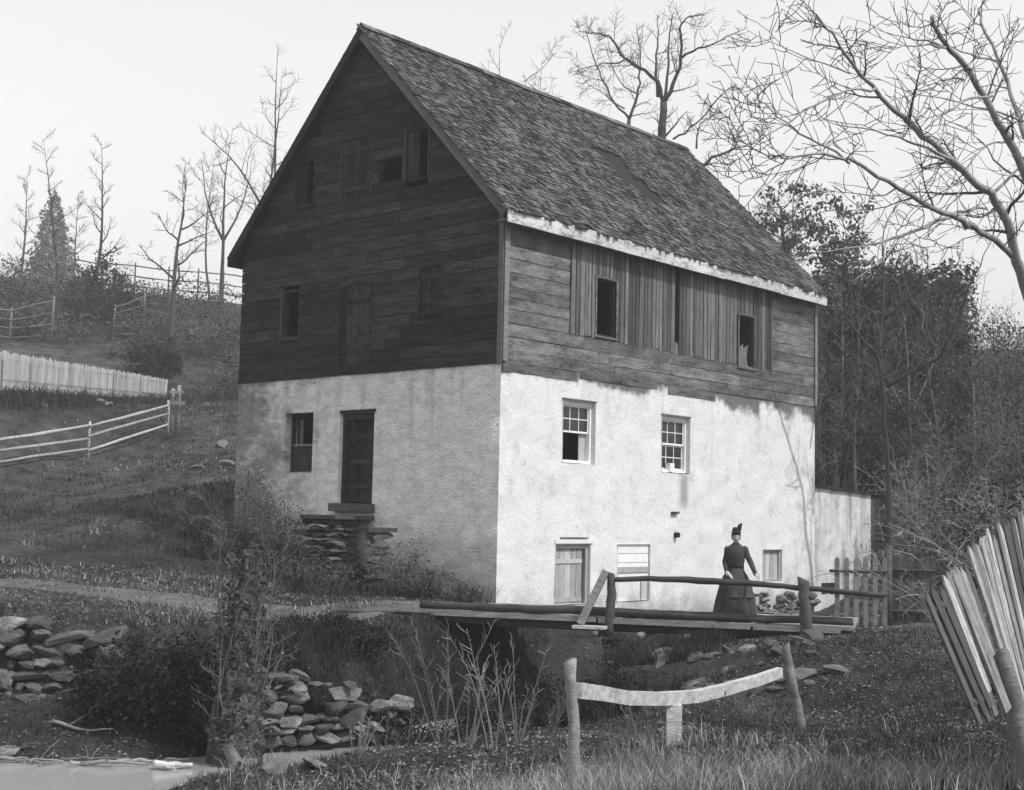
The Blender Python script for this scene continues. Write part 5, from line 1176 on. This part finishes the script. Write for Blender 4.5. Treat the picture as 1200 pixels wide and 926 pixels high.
# dry weeds and stalks in the foreground
def weed(base, h, label, seed, n=7, mt='cane', seedhead=True, spread=.25):
    T_ = Tree(seed); base = Vector(base)
    for k in range(n):
        a = T_.r.uniform(0, 6.28); q = T_.path(base+Vector((math.cos(a)*.08, math.sin(a)*.08, -.03)), (math.cos(a)*spread, math.sin(a)*spread, 1), h*T_.r.uniform(.6, 1.1), 7, .06, -.02); T_.limb(q, .011, .005, False)
        T_.sprout(q, .008, h*.22, 7, 1, 1, .6, .05, .55, .5, .05)
    t = thing('dry_weed', base, label, 'weed', 'dry weed stalks on the near bank'); T_.cr.build('stalks', M[mt], t, origin=base); return t
for i, (px, d, h, lb, mt_) in enumerate(((588, 16.5, 1.5, 'pair of long pale weed stalks left of the bowed beam', 'cane'), (610, 17, 1.3, 'pale weed stalks beside the left fence post', 'cane'), (528, 17.5, 1.7, 'tall dry weed in front of the bridge opening', 'twig'), (555, 17, 1.1, 'short dry weed left of the long stalks', 'cane'), (640, 16, .9, 'dry weed at the foot of the left fence post', 'twig'), (475, 18, .9, 'dry weed below the tumbled stone wall', 'twig'), (760, 17, .7, 'dry weed under the bowed beam', 'twig'), (430, 16.5, .6, 'low dry weed on the near gravel', 'cane'), (850, 17, .6, 'low dry weed near the beam prop', 'twig'), (990, 15, .6, 'low dry weed on the dark near bank', 'twig'))):
    weed(gpt(px, d), h, lb, 400+i, 7 if i != 0 else 4, mt_)
# driftwood along the creek
def drift(pxs, d, r0, label, seed, mt='rail'):
    r = random.Random(seed); pts = []
    for px in pxs:
        p_ = gpt(px, d+r.uniform(-.1, .1)); p_.z = max(p_.z, WATER_Z)+r0*.8+r.uniform(0, .05); pts.append(p_)
    T_ = Tree(seed); q = T_.smooth(pts, 3, .01); T_.limb(q, r0, r0*.4); T_.sprout(q, r0, .5, 4, 1, 1, .8, .02, .2, .5, .01)
    t = thing('driftwood', pts[0], label, 'driftwood'); T_.tr.build('limb', M[mt], t, smooth=True, origin=pts[0])
    if T_.cr.f: T_.cr.build('twigs', M[mt], t, origin=pts[0])
drift((80, 110, 150), 21.6, .035, 'straight pale stick at the foot of the boulder wall', 501)
drift((115, 150, 192), 20.5, .04, 'thin crooked driftwood at the water edge', 502, 'cane')
drift((198, 215, 242), 20.4, .07, 'pale chunky driftwood limb beside the stump', 503, 'prail')
drift((20, 45, 60), 20.6, .04, 'tangled driftwood by the left water edge', 504)
for i_, (pxs_, d_, r_) in enumerate((((5, 30, 62), 21.0, .03), ((40, 62, 95), 20.7, .025), ((90, 128, 170), 20.9, .02), ((150, 175, 200), 20.8, .03), ((60, 75, 84), 20.5, .03), ((100, 118, 126), 20.45, .025), ((210, 228, 250), 20.9, .02), ((180, 205, 236), 20.6, .018))):
    drift(pxs_, d_, r_, ('muddy root snag near the left end of the boulder wall', 'forked stick on the mud before the boulder wall', 'long thin stick across the creek mud', 'short thick stick below the dark thicket', 'root snag poking into the shallow water', 'small twig snag at the water edge', 'thin twig at the foot of the dark thicket', 'thin bleached twig beside the chunky driftwood')[i_], 510+i_, 'cane' if i_ % 2 else 'rail')
P0 = gpt(284, 20.0); P1 = gpt(312, 17.6)
m = MB().tube([(P0.x, P0.y, -1.6), (P0.x*.5+P1.x*.5, (P0.y+P1.y)/2, -1.62), (P1.x, P1.y, max(-1.75, P1.z)+.02)], [.09, .085, .06], 7)
put(m.build('fallen_log', M['rail'], None, smooth=True, origin=P0), 'grey log sliding from the stump foot into the creek', 'log')
for i, (px, d, s_) in enumerate(((8, 20.5, .3), (335, 18.4, .45), (372, 18.0, .35), (315, 17.4, .5), (402, 17.6, .4), (352, 16.8, .4), (440, 18.6, .4), (300, 18.6, .3), (325, 16.6, .35), (385, 16.9, .25), (345, 17.6, .3), (362, 19.0, .3), (418, 17.0, .22), (310, 16.2, .3), (338, 15.8, .35), (380, 15.9, .3), (30, 20.9, .35), (55, 21.1, .25))):
    P = gpt(px, d); stone(None, (P.x, P.y, max(P.z, WATER_Z)+.05), (s_*1.2, s_, s_*.5), i, rr, STN, .2, name='creek_stone', label='pale water-worn stone lying at the creek edge', cat='stone', group='pale stones at the creek edge')
for i, (px, d, s_) in enumerate(((268, 47, .5), (118, 60, .6), (126, 59, .4), (232, 46, .3), (262, 52, .6))):
    P = gpt(px, d); stone(None, (P.x, P.y, P.z+.1), (s_*1.3, s_, s_*.7), i, rr, STN, .2, name='field_stone', label='pale field stone on the grass slope beside the rail fence', cat='stone', group='field stones on the slope')

# ------------------------------------------------------------------ grass (too many blades to count)
def grass(name, label, n, xr, yr, h, wd, mt, seed, dens=None, px_w=None):
    rg = np.random.default_rng(seed); y = np.sqrt(rg.uniform(yr[0]**2, yr[1]**2, n)); x = rg.uniform(xr[0], xr[1], n)*(y if px_w else 1)
    nc = max(1, n//22); ci = rg.integers(0, nc, n); tf = rg.random(n) < .7; rd_ = (.05+h*.55)*rg.uniform(.5, 1.8, nc)[ci]
    x = np.where(tf, x[ci]+rg.normal(size=n)*rd_, x); y = np.where(tf, y[ci]+rg.normal(size=n)*rd_, y)
    if dens is not None:
        k = rg.random(n) < dens(x, y); x, y = x[k], y[k]
    s, a = creek_s(x, y); gl = np.stack([(x-A.x)*g.x+(y-A.y)*g.y, (x-A.x)*l.x+(y-A.y)*l.y], 1)
    inside = (gl[:, 0] > -.1) & (gl[:, 0] < WG+.1) & (gl[:, 1] > -.1) & (gl[:, 1] < LF)
    k = ~inside; x, y = x[k], y[k]; z = HZ(x, y); k = z > WATER_Z+.04; x, y, z = x[k], y[k], z[k]; n = len(x)
    th = rg.random(n)*6.283; hh = h*rg.uniform(.35, 1.25, n); tuft = .55+.9*np.clip(vnoise(x, y, 1.3)+.5, 0, 1); hh = hh*tuft; lean = rg.normal(size=(n, 2))*.45
    c = np.stack([np.cos(th), np.sin(th)], 1)*wd*rg.uniform(.6, 1.3, n)[:, None]
    P = np.stack([x, y, z-.02], 1); V = np.zeros((n, 5, 3))
    V[:, 0] = P; V[:, 0, :2] -= c; V[:, 1] = P; V[:, 1, :2] += c
    mid = P.copy(); mid[:, 2] += hh*.6; mid[:, :2] += lean*hh[:, None]*.35
    V[:, 2] = mid; V[:, 2, :2] += c*.7; V[:, 3] = mid; V[:, 3, :2] -= c*.7
    tip = P.copy(); tip[:, 2] += hh; tip[:, :2] += lean*hh[:, None]; V[:, 4] = tip
    b0 = np.arange(n)[:, None]*5; F3 = np.concatenate([b0+[0, 1, 2], b0+[0, 2, 3], b0+[3, 2, 4]]); r_ = rg.random(n)
    me = npmesh(name, V.reshape(-1, 3), F3, np.concatenate([r_, r_, r_])); return link(name, me, M[mt], kind='stuff', label=label, cat='grass')
WX = (-.42, .42)
def bridge_gap(x, y):
    s_ = (x-BA.x)*BD.x+(y-BA.y)*BD.y; t_ = (x-BA.x)*BN.x+(y-BA.y)*BN.y; return (s_ > -.3) & (s_ < BL+.2) & (t_ > -.2) & (t_ < 3.0)
def gcoord(x, y): return (x-A.x)*g.x+(y-A.y)*g.y, -((x-A.x)*l.x+(y-A.y)*l.y)
def by_gable(x, y):
    u_, o_ = gcoord(x, y); return ((u_ > -.4) & (u_ < 9.6) & (o_ > .05))*np.clip(1.0-o_/2.2+vnoise(x, y, 1.1)*2.2-np.clip(2.2-u_, 0, 1.5)*.6, 0, 1)
def damp(x, y):
    s_, _a = creek_s(x, y); return np.clip(1.25-np.abs(s_)/3.6+vnoise(x, y, .5), 0, 1)
def on_bank(x, y): return ((x > -4.2) & (x < 4.8-.6*(26-y)) & (y > 21.8) & (y < 26.6))*np.clip(.55+vnoise(x, y, .9)*2.4, 0, 1)*~bridge_gap(x, y)
grass('grass', 'short dark grass on the near bank and creek sides', 150000, WX, (11, 25), .10, .0042, 'grass', 61, lambda x, y: np.clip(.75+vnoise(x, y, .7)*1.6, 0, 1)*~bridge_gap(x, y)*(1-.85*damp(x, y)), True)
grass('weeds', 'short dark weeds on the damp creek banks', 60000, WX, (13.5, 26), .13, .005, 'dgrass', 71, lambda x, y: (.9*damp(x, y)+.35*(x > 2.5))*~bridge_gap(x, y), True)
grass('grass', 'pale dry grass along the bottom of the near bank', 70000, WX, (11, 18.5), .22, .004, 'dry', 62, lambda x, y: np.clip(1.35-(y-11)/5.0+vnoise(x, y, .6)*1.6-np.clip((x-2.6)*.4, 0, 1), 0, 1)*(x > -3.2+.6*vnoise(x, y, 1.0)), True)
grass('grass', 'patchy grass on the terrace before the gable', 80000, WX, (22, 38), .10, .008, 'grass', 63, lambda x, y: np.clip(.55+vnoise(x, y, .6)*1.6, 0, 1)*~bridge_gap(x, y), True)
grass('grass', 'pale tufts along the edges of the dirt path', 14000, (-.45, -.08), (22.5, 31), .11, .008, 'dry', 64, lambda x, y: np.clip(.2+vnoise(x, y, .8)*2, 0, 1), True)
grass('grass', 'rough grass over the left hillside', 120000, (-.42, .0), (33, 84), .12, .016, 'grass', 65, lambda x, y: np.clip(.6+vnoise(x, y, .35)*1.4, 0, 1), True)
grass('grass', 'bleached tufts dotted over the left hillside', 26000, (-.42, .0), (33, 90), .13, .016, 'dry', 66, lambda x, y: np.clip(vnoise(x, y, .45)*2.2+.05, 0, 1), True)
grass('weeds', 'matted dark weeds along the foot of the gable wall', 80000, (-.32, .02), (27, 38), .42, .008, 'dgrass', 67, by_gable, True)
grass('weeds', 'dark band of weeds below the whitewashed picket fence', 30000, (-.42, -.24), (52, 74), .5, .016, 'dgrass', 69, lambda x, y: np.clip(1.3-np.abs(y-(53.0+(x/y+.38)*110))/3.0+vnoise(x, y, .4), 0, 1), True)
grass('weeds', 'matted dark weeds on the bank below the bridge', 70000, (-.20, .20), (21.8, 26.6), .30, .006, 'dgrass', 68, on_bank, True)
grass('weeds', 'withered pale stems among the dark weeds below the bridge', 9000, (-.20, .20), (21.8, 26.6), .40, .005, 'dry', 70, lambda x, y: on_bank(x+3, y)*on_bank(x, y), True)
rg = np.random.default_rng(77); n = 75000; yy = np.sqrt(rg.uniform(11**2, 31**2, n)); xx = rg.uniform(-.42, .42, n)*yy; zz = HZ(xx, yy); k = (zz > WATER_Z+.03) & ~bridge_gap(xx, yy); gl0 = (xx-A.x)*g.x+(yy-A.y)*g.y; gl1 = (xx-A.x)*l.x+(yy-A.y)*l.y; k &= ~((gl0 > 0) & (gl0 < WG) & (gl1 > 0))
leaves('leaf_litter', np.stack([xx, yy, zz+.015], 1)[k], .030, rg, M['litter'], None, flat=.7, kind='stuff', label='fallen leaves littering the banks and the terrace', cat='leaf litter')

# ------------------------------------------------------------------ haze: far things fade towards the sky
HAZE = 0.0014
hm = bpy.data.materials.new('haze'); hm.use_nodes = True; hm.node_tree.nodes.clear(); ho = hm.node_tree.nodes.new('ShaderNodeOutputMaterial'); hv = hm.node_tree.nodes.new('ShaderNodeVolumePrincipled')
hv.inputs['Color'].default_value = (.95, .95, .95, 1); hv.inputs['Density'].default_value = HAZE; hv.inputs['Anisotropy'].default_value = .2
hm.node_tree.links.new(hv.outputs[0], ho.inputs['Volume'])
if HAZE: MB().box(-1700, 1700, -800, 2700, -12, 70).build('haze', hm, None, kind='stuff', label='thin pale haze hanging over the valley', cat='haze')
